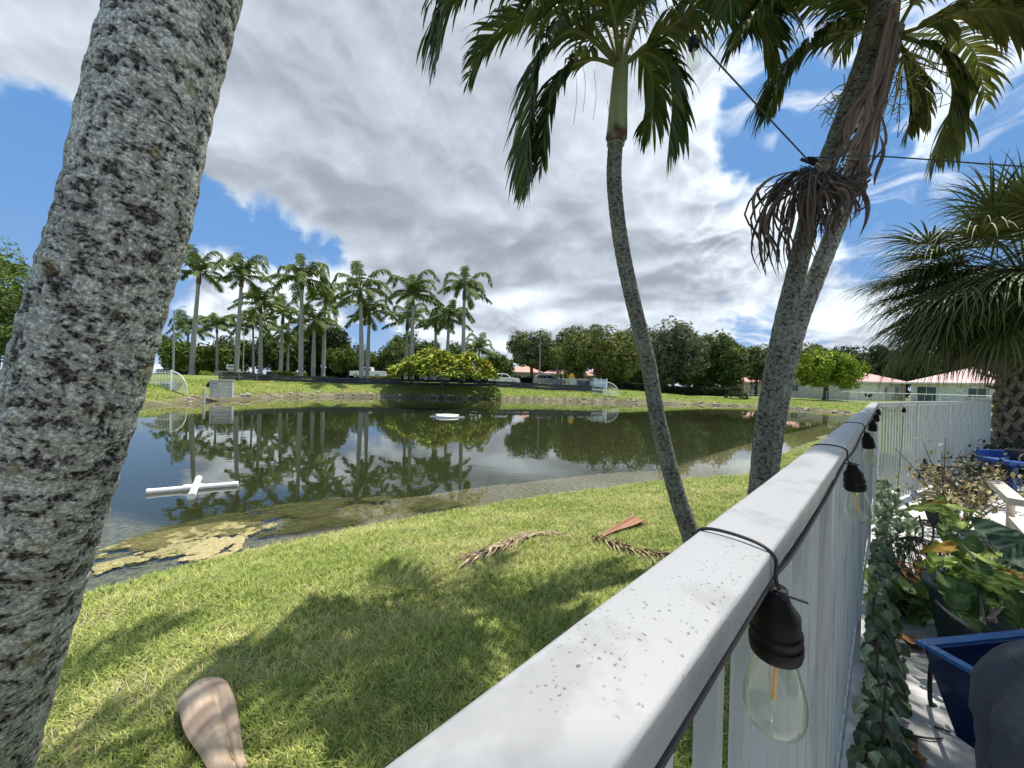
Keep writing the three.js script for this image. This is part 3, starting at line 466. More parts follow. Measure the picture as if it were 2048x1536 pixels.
// the slender palm in the middle
{
  const t = thing('palm_tree', 'slender curving palm with full green crown in the middle of the view', 'palm tree');
  const D = 3.0, P = trunkPts([[1455, 1330, D], [1412, 1180, D], [1381, 1070, D], [1357, 1000, D], [1316, 840, D], [1295, 720, D], [1270, 620, D], [1248, 520, D], [1234, 430, D], [1228, 350, D], [1231, 284, D]], 260);
  part('trunk', new GB().tube(P, (v) => lerp(0.078, 0.060, ss(0, 0.5, v)) * (1 - 0.05 * v) + 0.0009 * Math.sin(v * 300), 64, [0.54, 0.53, 0.48], 1, barkBump(1 / 0.9, 0.003), false).geo(), barkMat(1, 1 / 0.9, 0.003), t);
  const cs = trunkPts([[1231, 290, D], [1234, 262, D], [1236, 220, D], [1239, 170, D], [1243, 118, D]], 24);
  part('crownshaft', new GB().tube(cs, (v) => v < 0.12 ? 0.069 : v < 0.35 ? 0.084 - (v - 0.12) * 0.03 : lerp(0.077, 0.056, (v - 0.35) / 0.65), 28, (u, v, a) => mixc(mixc([0.09, 0.05, 0.03], [0.30, 0.33, 0.17], ss(0.06, 0.28, v + n3(a.x * 14, a.y * 14, a.z * 14) * 0.3)), [0.20, 0.24, 0.08], ss(0.5, 1, v)), 1).geo(), M.plain, t, 'pale green crownshaft with rusty stained foot');
  const b = [1241, 135, D], F = (pts, o) => addFrond(t, [b, ...pts], o);
  F([[1150, 60, 2.85], [1088, 110, 2.75], [1062, 240, 2.7], [1058, 372, 2.7]], { seed: 1, n: 70, len: 0.46, droop: 0.55, tip: [0.10, 0.075, 0.02] });
  F([[1190, 118, 2.9], [1140, 132, 2.8], [1105, 195, 2.72], [1082, 330, 2.68]], { seed: 2, n: 60, len: 0.42, droop: 0.6, col2: [0.2, 0.19, 0.03] });
  F([[1140, -10, 2.9], [1020, -90, 2.75], [905, -20, 2.65], [876, 120, 2.6]], { seed: 3, n: 70, len: 0.5, droop: 0.75 });
  F([[1170, 60, 3.05], [1080, 20, 3.15], [985, 70, 3.2], [940, 150, 3.25]], { seed: 4, n: 50, len: 0.38, droop: 0.45 });
  F([[1290, 105, 2.95], [1332, 130, 2.9], [1345, 200, 2.9], [1338, 290, 2.9]], { seed: 5, n: 54, len: 0.42, droop: 0.65 });
  F([[1278, 110, 3.1], [1303, 150, 3.2], [1305, 215, 3.25], [1290, 262, 3.3]], { seed: 6, n: 44, len: 0.34, droop: 0.6 });
  F([[1330, 60, 2.85], [1420, 0, 2.75], [1500, 10, 2.7], [1545, 90, 2.68]], { seed: 7, n: 66, len: 0.5, droop: 0.7, col2: [0.2, 0.2, 0.03] });
  F([[1300, -10, 2.9], [1390, -120, 2.8], [1500, -150, 2.7], [1600, -60, 2.6]], { seed: 8, n: 60, len: 0.5, droop: 0.6 });
  F([[1215, -20, 2.95], [1170, -160, 2.9], [1080, -260, 2.8], [960, -230, 2.7]], { seed: 9, n: 60, len: 0.5, droop: 0.5 });
  F([[1250, -30, 2.8], [1262, -160, 2.5], [1270, -260, 2.1], [1270, -250, 1.8]], { seed: 10, n: 62, len: 0.48, droop: 0.5 });
  F([[1280, 0, 3.2], [1330, -90, 3.5], [1390, -90, 3.8], [1440, 20, 4.0]], { seed: 11, n: 60, len: 0.5, droop: 0.6 });
  F([[1200, 20, 3.3], [1160, -40, 3.6], [1110, -20, 3.9], [1070, 70, 4.1]], { seed: 12, n: 60, len: 0.5, droop: 0.6 });
  F([[1245, 40, 3.3], [1250, -30, 3.7], [1250, -10, 4.1], [1250, 80, 4.3]], { seed: 13, n: 56, len: 0.45, droop: 0.6 });
  F([[1225, 20, 2.7], [1190, -70, 2.45], [1140, -90, 2.2], [1075, 0, 2.05]], { seed: 14, n: 60, len: 0.42, droop: 0.6 });
  const r = RNG(8), hang = new GB(); for (const [x, y, l] of [[1150, 130, 120], [1165, 120, 105], [1188, 140, 100], [1215, 200, 130], [1300, 170, 120]]) { const a = at(x, y, 2.9), e = at(x - 4 + r() * 8, y + l, 2.9); hang.tube(curve([a, a.clone().lerp(e, 0.5).add(V(0.02, 0, 0)), e], 10), 0.0016, 4, [0.12, 0.09, 0.04]); }
  part('hanging_fibre', hang.geo(), M.plain, t);
}
// the pair of palms at the right: the front one reaches up through the frame, the other ends in the bright crown
const inflo = (parent, c, dir, spread, n, seed, len = 0.55) => { const r = RNG(seed), b = new GB(); for (let k = 0; k < n; k++) { const d = dir.clone().add(V(r() - 0.5, r() - 0.6, r() - 0.5).multiplyScalar(spread)).normalize(), l = len * (0.5 + r() * 0.6), pts = [c.clone()]; const q = c.clone(); for (let j = 0; j < 5; j++) { d.y -= 0.12; d.add(V(r() - 0.5, r() - 0.5, r() - 0.5).multiplyScalar(0.35)).normalize(); q.addScaledVector(d, l / 5); pts.push(q.clone()); if (j > 0) { const e = q.clone().addScaledVector(V(r() - 0.5, r() - 0.6, r() - 0.5).normalize(), 0.07 + r() * 0.06); b.tube([q.clone(), e], 0.003, 4, [0.30, 0.28, 0.08]); } } b.tube(pts, (t) => 0.006 * (1 - 0.6 * t), 5, [0.27, 0.27, 0.08]); } return part('flower_stalk', b.geo(), M.plain, parent); };
{
  const t = thing('palm_tree', 'grey palm trunk of the right pair, the front one, rising out of the picture', 'palm tree');
  const D = 2.7, P = trunkPts([[1480, 1260, D], [1500, 1090, D], [1517, 985, D], [1528, 870, D], [1549, 740, D], [1569, 640, D], [1591, 553, D], [1617, 440, D], [1650, 340, D], [1706, 200, D], [1743, 100, D], [1768, 0, D], [1800, -150, D], [1825, -300, D]], 320);
  part('trunk', new GB().tube(P, (v) => lerp(0.068, 0.062, ss(0, 0.3, v)) + ss(0.62, 0.75, v) * 0.020 + 0.0012 * Math.sin(v * 260), 80, [0.52, 0.50, 0.45], 1, barkBump(1 / 1.1, 0.003), false).geo(), barkMat(1, 1 / 1.1, 0.003), t);
  const b = [1825, -300, D], F = (pts, o) => addFrond(t, [b, ...pts], o);
  F([[1740, -380, 2.6], [1600, -330, 2.5], [1500, -180, 2.4], [1450, 30, 2.35]], { seed: 21, n: 66, len: 0.55, droop: 0.6 });
  F([[1900, -380, 2.6], [2050, -300, 2.4], [2150, -150, 2.3], [2200, 20, 2.2]], { seed: 22, n: 60, len: 0.55, droop: 0.6, col2: [0.25, 0.22, 0.03] });
  F([[1800, -420, 3.0], [1760, -420, 3.4], [1730, -300, 3.8], [1710, -130, 4.1]], { seed: 23, n: 60, len: 0.55, droop: 0.6 });
  F([[1830, -430, 2.4], [1840, -500, 2.0], [1850, -500, 1.6], [1860, -380, 1.3]], { seed: 24, n: 60, len: 0.5, droop: 0.6 });
  F([[1760, -300, 2.9], [1660, -220, 3.0], [1590, -90, 3.05], [1560, 60, 3.1]], { seed: 25, n: 60, len: 0.5, droop: 0.55 });
  F([[1880, -330, 2.9], [1960, -280, 3.0], [2020, -160, 3.1], [2050, 0, 3.1]], { seed: 26, n: 60, len: 0.5, droop: 0.55, col2: [0.25, 0.22, 0.03] });
  for (let k = 0; k < 9; k++) { const q = RNG(700 + k), a = 0.7 + k * 0.24, top = at(...b), d = V(Math.cos(a), 0, Math.sin(a)), l = 1.5 + q() * 0.5; addFrond(t, [top, top.clone().addScaledVector(d, l * 0.4).add(V(0, 0.7, 0)), top.clone().addScaledVector(d, l * 0.85).add(V(0, 0.5, 0)), top.clone().addScaledVector(d, l * 1.15).add(V(0, -0.4, 0))], { seed: 720 + k, n: 56, len: 0.55, seg: 5 }); }
  // dead leaf sheath strands that hang along the trunk
  const r = RNG(3), b2 = new GB();
  for (let k = 0; k < 46; k++) { const x0 = 1776 + r() * 22, x1 = 1745 + r() * 28, x2 = 1690 + r() * 56, x3 = x2 - 40 + r() * 40, y0 = 5 + r() * 60, e = 240 + r() * 160, dd = 2.58 - r() * 0.05, C = curve([at(x0, y0, dd), at(x1, lerp(y0, e, 0.45), dd - 0.02), at(x2, lerp(y0, e, 0.8), dd - 0.03), at(x3, e, dd - 0.02)], 9); b2.strip(C, V(1, 0.2, 0.3), C.map((_, j) => 0.011 * (0.5 + r() * 0.5) * (j > 8 ? 0.1 : 1)), 0.4, vary(mixc([0.25, 0.18, 0.13], [0.10, 0.07, 0.05], r()), r, 0.3)); }
  for (const [pts, w] of [[[[1760, 270], [1768, 300], [1752, 350], [1748, 372]], 0.012], [[[1640, 330], [1690, 365], [1726, 385], [1736, 408], [1733, 440], [1718, 475]], 0.016], [[[1745, 180], [1766, 240], [1772, 285], [1740, 330], [1726, 370]], 0.008], [[[1700, 300], [1660, 320], [1625, 324]], 0.009]]) { const C = curve(pts.map(([x, y]) => at(x, y, 2.52)), 12); b2.strip(C, V(0.8, 0.3, 0.4), C.map((_, j) => w * Math.sin(Math.PI * clamp((j + 0.6) / 12.8, 0, 1))), 0.5, [0.13, 0.10, 0.085]); }
  part('dead_leaf_strands', b2.geo(), M.dry, t, 'brown dried leaf strands hanging down the trunk');
}
{
  const t = thing('palm_tree', 'palm of the right pair standing behind, with a yellow tinged drooping crown', 'palm tree');
  const D = 3.1, P = trunkPts([[1502, 1170, D], [1533, 985, D], [1549, 870, D], [1573, 740, D], [1600, 640, D], [1634, 550, D], [1681, 430, D], [1716, 320, D], [1746, 230, D], [1775, 120, D], [1788, 60, D]], 260);
  part('trunk', new GB().tube(P, (v) => lerp(0.068, 0.064, ss(0, 0.3, v)) + 0.0012 * Math.sin(v * 240), 80, [0.70, 0.69, 0.65], 1, barkBump(1 / 1.1, 0.003), false).geo(), barkMat(1, 1 / 1.1, 0.003), t);
  const b = [1790, 70, D], F = (pts, o, l) => addFrond(t, [b, ...pts], { col: [0.07, 0.105, 0.018], col2: [0.28, 0.25, 0.03], ...o }, l);
  F([[1840, 55, 2.95], [1920, 22, 2.8], [2010, 20, 2.7], [2110, 70, 2.6]], { seed: 41, n: 50, len: 0.44, w: 0.022, droop: 0.85, tip: [0.16, 0.12, 0.03] }, 'broad yellowing frond reaching right');
  F([[1838, 85, 2.95], [1880, 105, 2.85], [1906, 170, 2.8], [1893, 250, 2.78], [1868, 318, 2.78]], { seed: 42, n: 62, len: 0.36, w: 0.018, droop: 0.7 });
  F([[1815, 120, 3.05], [1830, 160, 3.0], [1830, 215, 3.0], [1815, 262, 3.0]], { seed: 43, n: 40, len: 0.26, droop: 0.6 });
  F([[1755, 60, 3.05], [1665, 66, 3.0], [1600, 105, 2.95], [1558, 165, 2.92], [1533, 232, 2.9]], { seed: 44, n: 62, len: 0.4, droop: 0.7, col: GREEN, col2: YELL });
  F([[1740, 0, 3.05], [1640, -40, 3.0], [1540, 0, 2.95], [1470, 90, 2.9]], { seed: 45, n: 62, len: 0.46, droop: 0.6, col: GREEN, col2: YELL });
  F([[1830, 0, 3.0], [1890, -60, 2.9], [1970, -60, 2.8], [2050, -10, 2.7]], { seed: 46, n: 56, len: 0.46, droop: 0.6 });
  F([[1850, 70, 3.3], [1900, 70, 3.5], [1950, 110, 3.7], [1970, 200, 3.85]], { seed: 47, n: 52, len: 0.42, droop: 0.6 });
  F([[1770, 20, 3.4], [1740, -10, 3.8], [1705, 20, 4.1], [1680, 110, 4.3]], { seed: 48, n: 56, len: 0.45, droop: 0.6, col: GREEN, col2: YELL });
  F([[1800, -20, 2.8], [1810, -120, 2.5], [1830, -180, 2.2], [1860, -150, 1.9]], { seed: 49, n: 56, len: 0.46, droop: 0.5 });
  F([[1740, 20, 2.85], [1660, -30, 2.6], [1570, -30, 2.45], [1490, 50, 2.35]], { seed: 50, n: 60, len: 0.42, droop: 0.6, col: GREEN, col2: YELL });
  inflo(t, at(1806, 110, 3.0), V(0.1, -0.75, 0.3), 1.1, 26, 5, 0.62); inflo(t, at(1706, 170, 2.95), V(-0.5, -0.7, 0.2), 0.9, 12, 6, 0.42);
}
// the dead frond lodged in the pair
{
  const t = thing('dead_palm_frond', 'brown dead palm frond hanging from the cord beside the forked trunks', 'dead frond');
  const r = RNG(12), b = new GB(), top = [1622, 330, 2.42];
  for (let k = 0; k < 150; k++) {
    const f = k < 80 ? Math.pow(r(), 0.8) : 0.45 + r() * 0.6, x = lerp(1516, 1712, f), yb = lerp(560, 440, f * f) - Math.pow(r(), 1.6) * 150, dd = 2.30 + r() * 0.25, bow = lerp(-20, 14, f) * (0.3 + r()), sx = top[0] + (r() - 0.4) * 56, sg = (r() - 0.5) * 34;
    const C = curve([at(sx, top[1] + r() * 14, top[2] + 0.05), at(lerp(sx, x, 0.45 + r() * 0.2) + bow, top[1] + 22 + r() * 30, dd), at(x + bow * 1.2 + sg, lerp(top[1], yb, 0.5), dd), at(x - sg * 0.6 + bow * 0.4, lerp(top[1], yb, 0.8), dd), at(x + (r() - 0.6) * 34, yb, dd + 0.03)], 12);
    const w = 0.004 + r() * 0.008; b.strip(C, V(1, 0, 0.6 * (r() - 0.5)), C.map((_, j) => w * Math.sin(Math.PI * clamp((j + 0.8) / 13, 0, 1))), 0.5 + r() * 0.6, vary(mixc([0.05, 0.036, 0.027], [0.19, 0.14, 0.10], r() * r()), r, 0.3));
  }
  part('leaflets', b.geo(), M.dry, t);
  part('stalk', new GB().tube(curve([at(1602, 318, 2.42), at(1622, 326, 2.42), at(1650, 335, 2.45), at(1690, 360, 2.5)], 10), 0.010, 7, [0.04, 0.03, 0.025]).geo(), M.dry, t);
}
// ---------------------------------------------------------------- things lying on the lawn
const shell = (nu, nv, fn, th, col) => {                 // a bent sheet with real thickness
  const g = new GB(), A = (u, v) => fn(u, v), e = 1e-3, N = (u, v) => { const a = A(Math.min(1, u + e), v).sub(A(Math.max(0, u - e), v)), b = A(u, Math.min(1, v + e)).sub(A(u, Math.max(0, v - e))); return a.cross(b).normalize(); };
  const B = (u, v) => A(u, v).addScaledVector(N(u, v), -th); g.grid(nu, nv, A, col); g.grid(nu, nv, B, col);
  for (const k of [0, 1]) { g.grid(nu, 1, (u, v) => (v ? B : A)(u, k), col); g.grid(nv, 1, (u, v) => (v ? B : A)(k, u), col); } return g.geo();
};
{
  const sA = onY(402, 1382, 0.62), sB = onY(462, 1550, 0.62), q = sA.clone().lerp(sB, 0.5), d1 = sB.clone().sub(sA).setY(0), sL = d1.length() * 1.1, d2 = V(d1.z, 0, -d1.x).normalize(), gy = groundAt(q.x, q.z);
  const f = (u, v) => { const w = lerp(0.076, 0.040, ss(0.3, 1, v)) * Math.sqrt(clamp(ss(-0.12, 0.16, v), 0, 1)), a = (u - 0.5) * 2.5, l = (v - 0.5) * sL; const fold = Math.exp(-Math.pow((u - 0.62) / 0.07, 2)) * 0.020 * ss(0.0, 0.4, v); return q.clone().setY(gy + 0.052 + w * 0.75 * Math.cos(a) * 0.9 + 0.012 - fold + n2(u * 3, v * 5) * 0.006).addScaledVector(d1.clone().normalize(), l).addScaledVector(d2, Math.sin(a) * w * 1.15 + n2(v * 3, 4) * 0.008); };
  single('palm_sheath', 'smooth pinkish tan palm sheath lying on the grass near the left trunk', 'palm sheath', shell(26, 34, f, 0.0025, (u, v, a) => vary(mixc([0.37, 0.265, 0.19], [0.47, 0.37, 0.27], clamp(0.5 + n2(u * 7, v * 3) * 1.2 + n2(u * 40, v * 6) * 0.4, 0, 1)), () => 0.5 + n2(u * 60, v * 8) * 0.4, 0.3)), M.dry);
  const a = onY(1188, 1074, 0.55), b = onY(1282, 1036, 0.55), D = b.clone().sub(a), L = D.length(); D.normalize(); const S = V(-D.z, 0, D.x).negate();
  const g2 = (u, v) => { const w = lerp(0.02, 0.085, ss(0.15, 0.95, v)), ang = (u - 0.5) * 2.4, m = a.clone().addScaledVector(D, v * L); return m.setY(groundAt(m.x, m.z) + 0.05 + v * 0.045 - Math.cos(ang) * w * 0.55 + w * 0.3 + 0.006 * Math.sin(u * 22)).addScaledVector(S, Math.sin(ang) * w); };
  single('palm_spathe', 'reddish brown boat shaped palm spathe on the lawn by the slender palm', 'palm spathe', shell(24, 26, g2, 0.003, (u, v) => mixc([0.36, 0.24, 0.15], [0.30, 0.13, 0.08], clamp(0.5 + v * 0.3 + n2(u * 20, v * 2) * 1.2, 0, 1))), M.dry);
  const dead = (label, L, seed, s) => { const t = thing('fallen_frond', label, 'fallen frond', V(0, 0, 0), 'fallen fronds on the lawn'); const P = L.map(([x, y]) => { const p = onY(x, y, 0.52); return put(p, 0.035); }); const r = RNG(seed), b = new GB(), C = new THREE.CatmullRomCurve3(P); part('stalk', new GB().tube(C.getPoints(20), (v) => 0.016 * (1 - 0.6 * v), 7, [0.33, 0.24, 0.17]).geo(), M.dry, t);
    for (let k = 0; k < 90; k++) { const v = Math.pow(r(), 0.8), p = C.getPointAt(v), T = C.getTangentAt(v), sd = r() < 0.5 ? 1 : -1, d = T.clone().multiplyScalar(s * (0.8 + r())).add(V(-T.z, 0, T.x).multiplyScalar(sd * (0.2 + r() * 0.5))).normalize(), l = 0.14 + r() * 0.2, Cc = []; for (let j = 0; j < 6; j++) { const q = p.clone().addScaledVector(d, l * j / 5); q.y = groundAt(q.x, q.z) + 0.03 + 0.045 * Math.sin(j / 5 * 3.14) * r() + 0.02 * r(); Cc.push(q); } b.strip(Cc, V(-d.z, 0.3, d.x), [0.5, 1, 1, 0.8, 0.6, 0.1].map((w) => w * (0.006 + r() * 0.005)), 0.5, vary(mixc([0.46, 0.36, 0.23], [0.13, 0.085, 0.05], r()), r, 0.25)); }
    part('leaflets', b.geo(), M.dry, t); };
  dead('dry twisted palm frond lying alone across the lawn towards the water', [[1145, 1066], [1080, 1060], [1010, 1082], [950, 1108]], 61, 1);
  dead('dark dry palm frond lying on the lawn below the reddish spathe', [[1180, 1070], [1205, 1082], [1250, 1105], [1330, 1128]], 62, 1);
  const stalk = (label, L) => single('dry_stalk', label, 'dry stalk', new GB().tube(curve(L.map(([x, y, h]) => { const p = onY(x, y, 0.58); return put(p, h); }), 14), (v) => 0.0035 * (1 - 0.6 * v), 6, [0.40, 0.30, 0.17]).geo(), M.dry);
  stalk('thin tan stalk lying across the foot of the palm sheath', [[452, 1532, 0.03], [500, 1500, 0.06], [566, 1478, 0.05]]);
  stalk('thin tan stalk in the grass right of the palm sheath', [[560, 1512, 0.03], [640, 1480, 0.05], [700, 1478, 0.04]]);
}
// ---------------------------------------------------------------- far side: royal palms
const gpos = (x, d) => { const q = at(x, 760, d); q.y = groundAt(q.x, q.z); return q; };          // the ground straight under that pixel column
{
  const protos = [0, 1, 2, 3, 4, 5].map((k) => {            // fronds along +x, unit metres
    const r = RNG(200 + k), e = [1.9, 1.25, 0.75, 0.25, -0.25, -0.7][k], L = 3.3, P = [V(0, 0, 0), V(L * 0.3, e * 0.85 + 0.25, 0), V(L * 0.68, e * 1.15 + 0.1, 0), V(L * (e > 1 ? 0.9 : 1), e * 0.9 - 0.75, 0)].map((p) => p.multiplyScalar(1)), C = new THREE.CatmullRomCurve3(P), b = new GB();
    b.tube(C.getPoints(10), (t) => 0.05 * (1 - 0.8 * t), 5, [0.12, 0.14, 0.04], 1, null, false);
    for (let j = 0; j < 58; j++) { const t = lerp(0.1, 1, j / 57), p = C.getPointAt(t), T = C.getTangentAt(t), S = V(0, 0, 1), N = S.clone().cross(T).normalize().negate(); for (const s of [-1, 1]) { const pl = (r() - 0.35) * 1.3, l = 0.85 * (0.7 + r() * 0.4) * (t > 0.75 ? lerp(1, 0.5, (t - 0.75) * 4) : 1), d = S.clone().multiplyScalar(s).addScaledVector(T, 0.75).addScaledVector(N, pl).normalize(), Cc = [p.clone()], q = p.clone(); for (let m = 0; m < 3; m++) { d.y -= 0.28; d.normalize(); q.addScaledVector(d, l / 3); Cc.push(q.clone()); } b.strip(Cc, T, [0.025, 0.045, 0.035, 0.004], 0.2, vary(mixc([0.085, 0.135, 0.024], [0.16, 0.21, 0.045], r()), r, 0.3)); } }
    return b.geo();
  });
  const trunkTone = (u, v, a) => { const n = n2(a.y * 2.3, u * 3) * 0.25 + n2(a.y * 9, u * 5) * 0.15; return mixc([0.46, 0.43, 0.39], [0.30, 0.28, 0.25], clamp(0.4 + n * 1.6, 0, 1)); };
  const csG = new THREE.Color(0.1, 0.15, 0.03);
  const royal = (label, x, by, hx, hy, d, o = {}) => {
    const base = at(x, by, d); base.y = Math.min(groundAt(base.x, base.z), base.y + 0.6) - 0.05; const hub = at(hx, hy, d), t = thing('royal_palm', label, 'palm tree', V(base.x, base.y, base.z), o.group ?? 'royal palms along the road'), h = hub.clone().sub(base), R = o.r ?? 0.27, sc = o.s ?? 1, cs = o.cs ?? 1.5, f = 1 - cs / h.y, r = RNG(Math.round(x * 7 + hy));
    const P = [...Array(25)].map((_, j) => { const v = j / 24 * f; return V(h.x * Math.pow(v, 1.3), h.y * v, h.z * v); });
    part('trunk', new GB().tube(P, (v) => R * (v < 0.05 ? lerp(1.5, 1.02, v * 20) : lerp(1, 0.72, v) + 0.14 * Math.sin(clamp(v * 1.3, 0, 1) * Math.PI)), 12, trunkTone).geo(), M.bark, t);
    const T0 = P[24]; part('crownshaft', new GB().tube([T0, T0.clone().lerp(h, 0.3), T0.clone().lerp(h, 0.7), h.clone().add(V(0, 0.1, 0))], [R * 0.95, R * 1.0, R * 0.78, R * 0.5], 10, o.old ? [0.16, 0.09, 0.05] : [0.09, 0.11, 0.03]).geo(), M.plain, t);
    if (o.spear !== 0) { part('spear_leaf', new GB().tube([h.clone(), h.clone().add(V(0.1, 2.3 * sc, 0))], (v) => 0.05 * (1 - v) + 0.008, 5, [0.10, 0.13, 0.03]).geo(), M.plain, t); }
    const n = o.n ?? 13 + Math.floor(r() * 5), wilt = (r() - 0.5) * 0.3;
    for (let k = 0; k < n; k++) { const lev = clamp(Math.floor(k / n * 6 + (r() - 0.5) * 0.6), 0, 5), m = part('frond', protos[lev], M.leafFar, t); m.position.copy(h); m.rotation.set(0, k * 2.39996 + r() * 0.5, (r() - 0.5) * 0.35 - wilt, 'YXZ'); m.scale.setScalar(sc * (0.85 + r() * 0.4)); }
    return t;
  };
  royal('tall royal palm beside the thick near trunk, leftmost of the tall row', 383, 749, 399, 545, 48, { old: 1 });
  royal('tall royal palm with a dark old sheath, second from the near trunk', 472, 748, 484, 552, 50, { old: 1 });
  royal('middle height royal palm between the second and third tall palms', 521, 747, 521, 606, 55);
  royal('royal palm of middle height with a pale thin trunk beside the clipped yellow hedge', 561, 743, 566, 630, 60);
  royal('tallest royal palm, rising from the clipped yellow hedge', 601, 754, 604, 556, 47, { s: 1.1 });
  royal('shorter royal palm with forked old leaf base to the right of the tallest one', 626, 754, 629, 640, 52);
  royal('thin royal palm behind the forked one, crown at middle height', 646, 752, 651, 598, 57);
  royal('tall royal palm in front of the white pickup', 723, 759, 721, 580, 46, { s: 1.12 });
  royal('shorter royal palm just right of the one before the pickup', 734, 758, 739, 628, 50);
  royal('slim royal palm of middle height left of the flame tree crown', 811, 757, 815, 640, 54, { s: 0.9 });
  royal('tall royal palm above the left half of the flame tree', 823, 760, 826, 588, 48);
  royal('royal palm of middle height above the middle of the flame tree, thinner of two', 869, 760, 872, 645, 58, { s: 0.95 });
  royal('royal palm with wide crown leaning over the middle of the flame tree', 893, 763, 898, 634, 52);
  royal('tall royal palm at the right end of the row, above the flame tree', 925, 764, 929, 577, 49);
  const G = 'small palms behind the royal palms';
  royal('feathery low palm between the two leftmost tall royal palms', 434, 738, 434, 655, 64, { group: G, r: 0.2, s: 1.05, cs: 1 });
  royal('feathery low palm half hidden behind the leftmost royal palm', 376, 740, 376, 652, 66, { group: G, r: 0.2, s: 0.95, cs: 1, spear: 0 });
  royal('dark palm behind the royal palm of middle height', 507, 740, 506, 648, 66, { group: G, r: 0.2, s: 1.2, cs: 1, spear: 0 });
  royal('short bright palm among the dark trees near the yellow hedge', 575, 741, 578, 675, 64, { group: G, r: 0.18, s: 0.9, cs: 1, spear: 0 });
  royal('spiky palm top showing behind the right side of the flame tree', 958, 745, 958, 700, 70, { group: G, r: 0.2, s: 0.95, cs: 1, spear: 0 });
  royal('small yellow green palm by the white entry wall across the water', 1113, 768, 1116, 712, 58, { group: G, r: 0.13, s: 0.62, cs: 0.8, spear: 0, n: 12 });
  royal('low palm with rusty lower fronds beside the street lamp', 336, 740, 334, 690, 62, { group: G, r: 0.16, s: 0.75, cs: 0.8, spear: 0 });
}

// ---------------------------------------------------------------- broadleaf trees
const crownGeo = (rx, ry, rz, n, leaf, seed, cols, o = {}) => {
  const r = RNG(seed), b = new GB(), nb = o.nb ?? 20, blobs = [];
  for (let k = 0; k < nb; k++) { const a = k * 2.39996 + r(), y = lerp(-0.75, 0.85, (k + 0.5) / nb), q = Math.sqrt(1 - y * y) * (0.45 + r() * 0.35); blobs.push([Math.cos(a) * q * rx, y * 0.72 * ry + (r() - 0.5) * 0.3 * ry, Math.sin(a) * q * rz, (0.24 + r() * 0.2), 0.75 + r() * 0.5]); }
  const S = (rx + ry + rz) / 3;
  for (let k = 0; k < n; k++) {
    const B = blobs[Math.floor(r() * nb)], a = r() * 6.283, cy = r() * 2 - 1, sy = Math.sqrt(1 - cy * cy), d = V(Math.cos(a) * sy, cy, Math.sin(a) * sy), rr = B[3] * S * (0.55 + 0.5 * Math.sqrt(r()));
    const p = V(B[0], B[1], B[2]).addScaledVector(d, rr); p.y = Math.max(p.y, -ry * (0.8 + r() * 0.2));
    const nrm = d.clone().add(V(r() - 0.5, r() * 0.9 - 0.1, r() - 0.5).multiplyScalar(1.3)).normalize(), u = V(r() - 0.5, r() - 0.5, r() - 0.5).cross(nrm).normalize(), w = nrm.clone().cross(u), s = leaf * (0.5 + r() * 0.9);
    const c = vary(mixc(cols[0], cols[1], clamp(r() * 0.7 + (B[4] - 0.75) * 0.6, 0, 1)), r, 0.28), e = (x, y, z = 0) => p.clone().addScaledVector(u, x * s).addScaledVector(w, y * s).addScaledVector(nrm, z * s);
    for (let j = 0; j < 3; j++) { const ox = (r() - 0.5) * 1.4, oy = (r() - 0.5) * 1.4, oz = (r() - 0.5) * 0.8, t = r() * 6.283, cx = Math.cos(t), sx = Math.sin(t), l = 0.55, h = 0.2; const q = (x, y, z) => e(ox + x * cx - y * sx, oy + x * sx + y * cx, oz + z); b.tri(q(-l, 0, 0), q(0, h, 0.12), q(l, 0, 0), c); b.tri(q(-l, 0, 0), q(l, 0, 0), q(0, -h, 0.12), c); }
  }
  return b.geo();
};
const DARK = [[0.05, 0.08, 0.016], [0.16, 0.22, 0.045]], OLIVE = [[0.10, 0.115, 0.042], [0.26, 0.285, 0.115]], MID = [[0.07, 0.11, 0.015], [0.17, 0.24, 0.035]], LIME = [[0.15, 0.22, 0.014], [0.32, 0.40, 0.03]];
function tree(label, x, top, by, hw, d, cols, seed, o = {}) {
  const g = gpos(x, d), yT = at(x, top, d).y, rx = hw * 1.12 * d / FOC, H = yT - g.y, low = o.low ?? 0.12, ry = H * (1 - low) / 2, t = thing(o.name ?? 'broadleaf_tree', label, 'tree', g, o.group), cy = H - ry, r = RNG(seed * 3 + 1);
  const tr = o.tr ?? Math.max(0.14, rx * 0.05), b = new GB(); b.tube(curve([V(0, -0.1, 0), V(0.1, H * 0.15, 0), V((r() - 0.5) * 0.6, cy - ry * 0.35, 0)], 8), (v) => tr * (1.25 - 0.5 * v), 9, [0.15, 0.125, 0.10]);
  for (let k = 0; k < 6; k++) { const a = k * 1.05 + r(); b.tube(curve([V(0, cy - ry * 0.75, 0), V(Math.cos(a) * rx * 0.3, cy - ry * 0.2, Math.sin(a) * rx * 0.3), V(Math.cos(a) * rx * 0.62, cy + ry * (0.1 + r() * 0.3), Math.sin(a) * rx * 0.62)], 7), (v) => tr * 0.55 * (1 - 0.8 * v), 6, [0.14, 0.115, 0.09]); }
  part('trunk', b.geo(), M.bark, t); const n = Math.round((o.n ?? clamp(hw * (by - top) * 0.42, 600, 2800)) * 1.25); const c = part('crown', crownGeo(rx, ry, rx * 0.85, n, o.leaf ?? 0.0092 * d, seed, cols, o), M.leafFar, t); c.position.y = cy; return t;
}
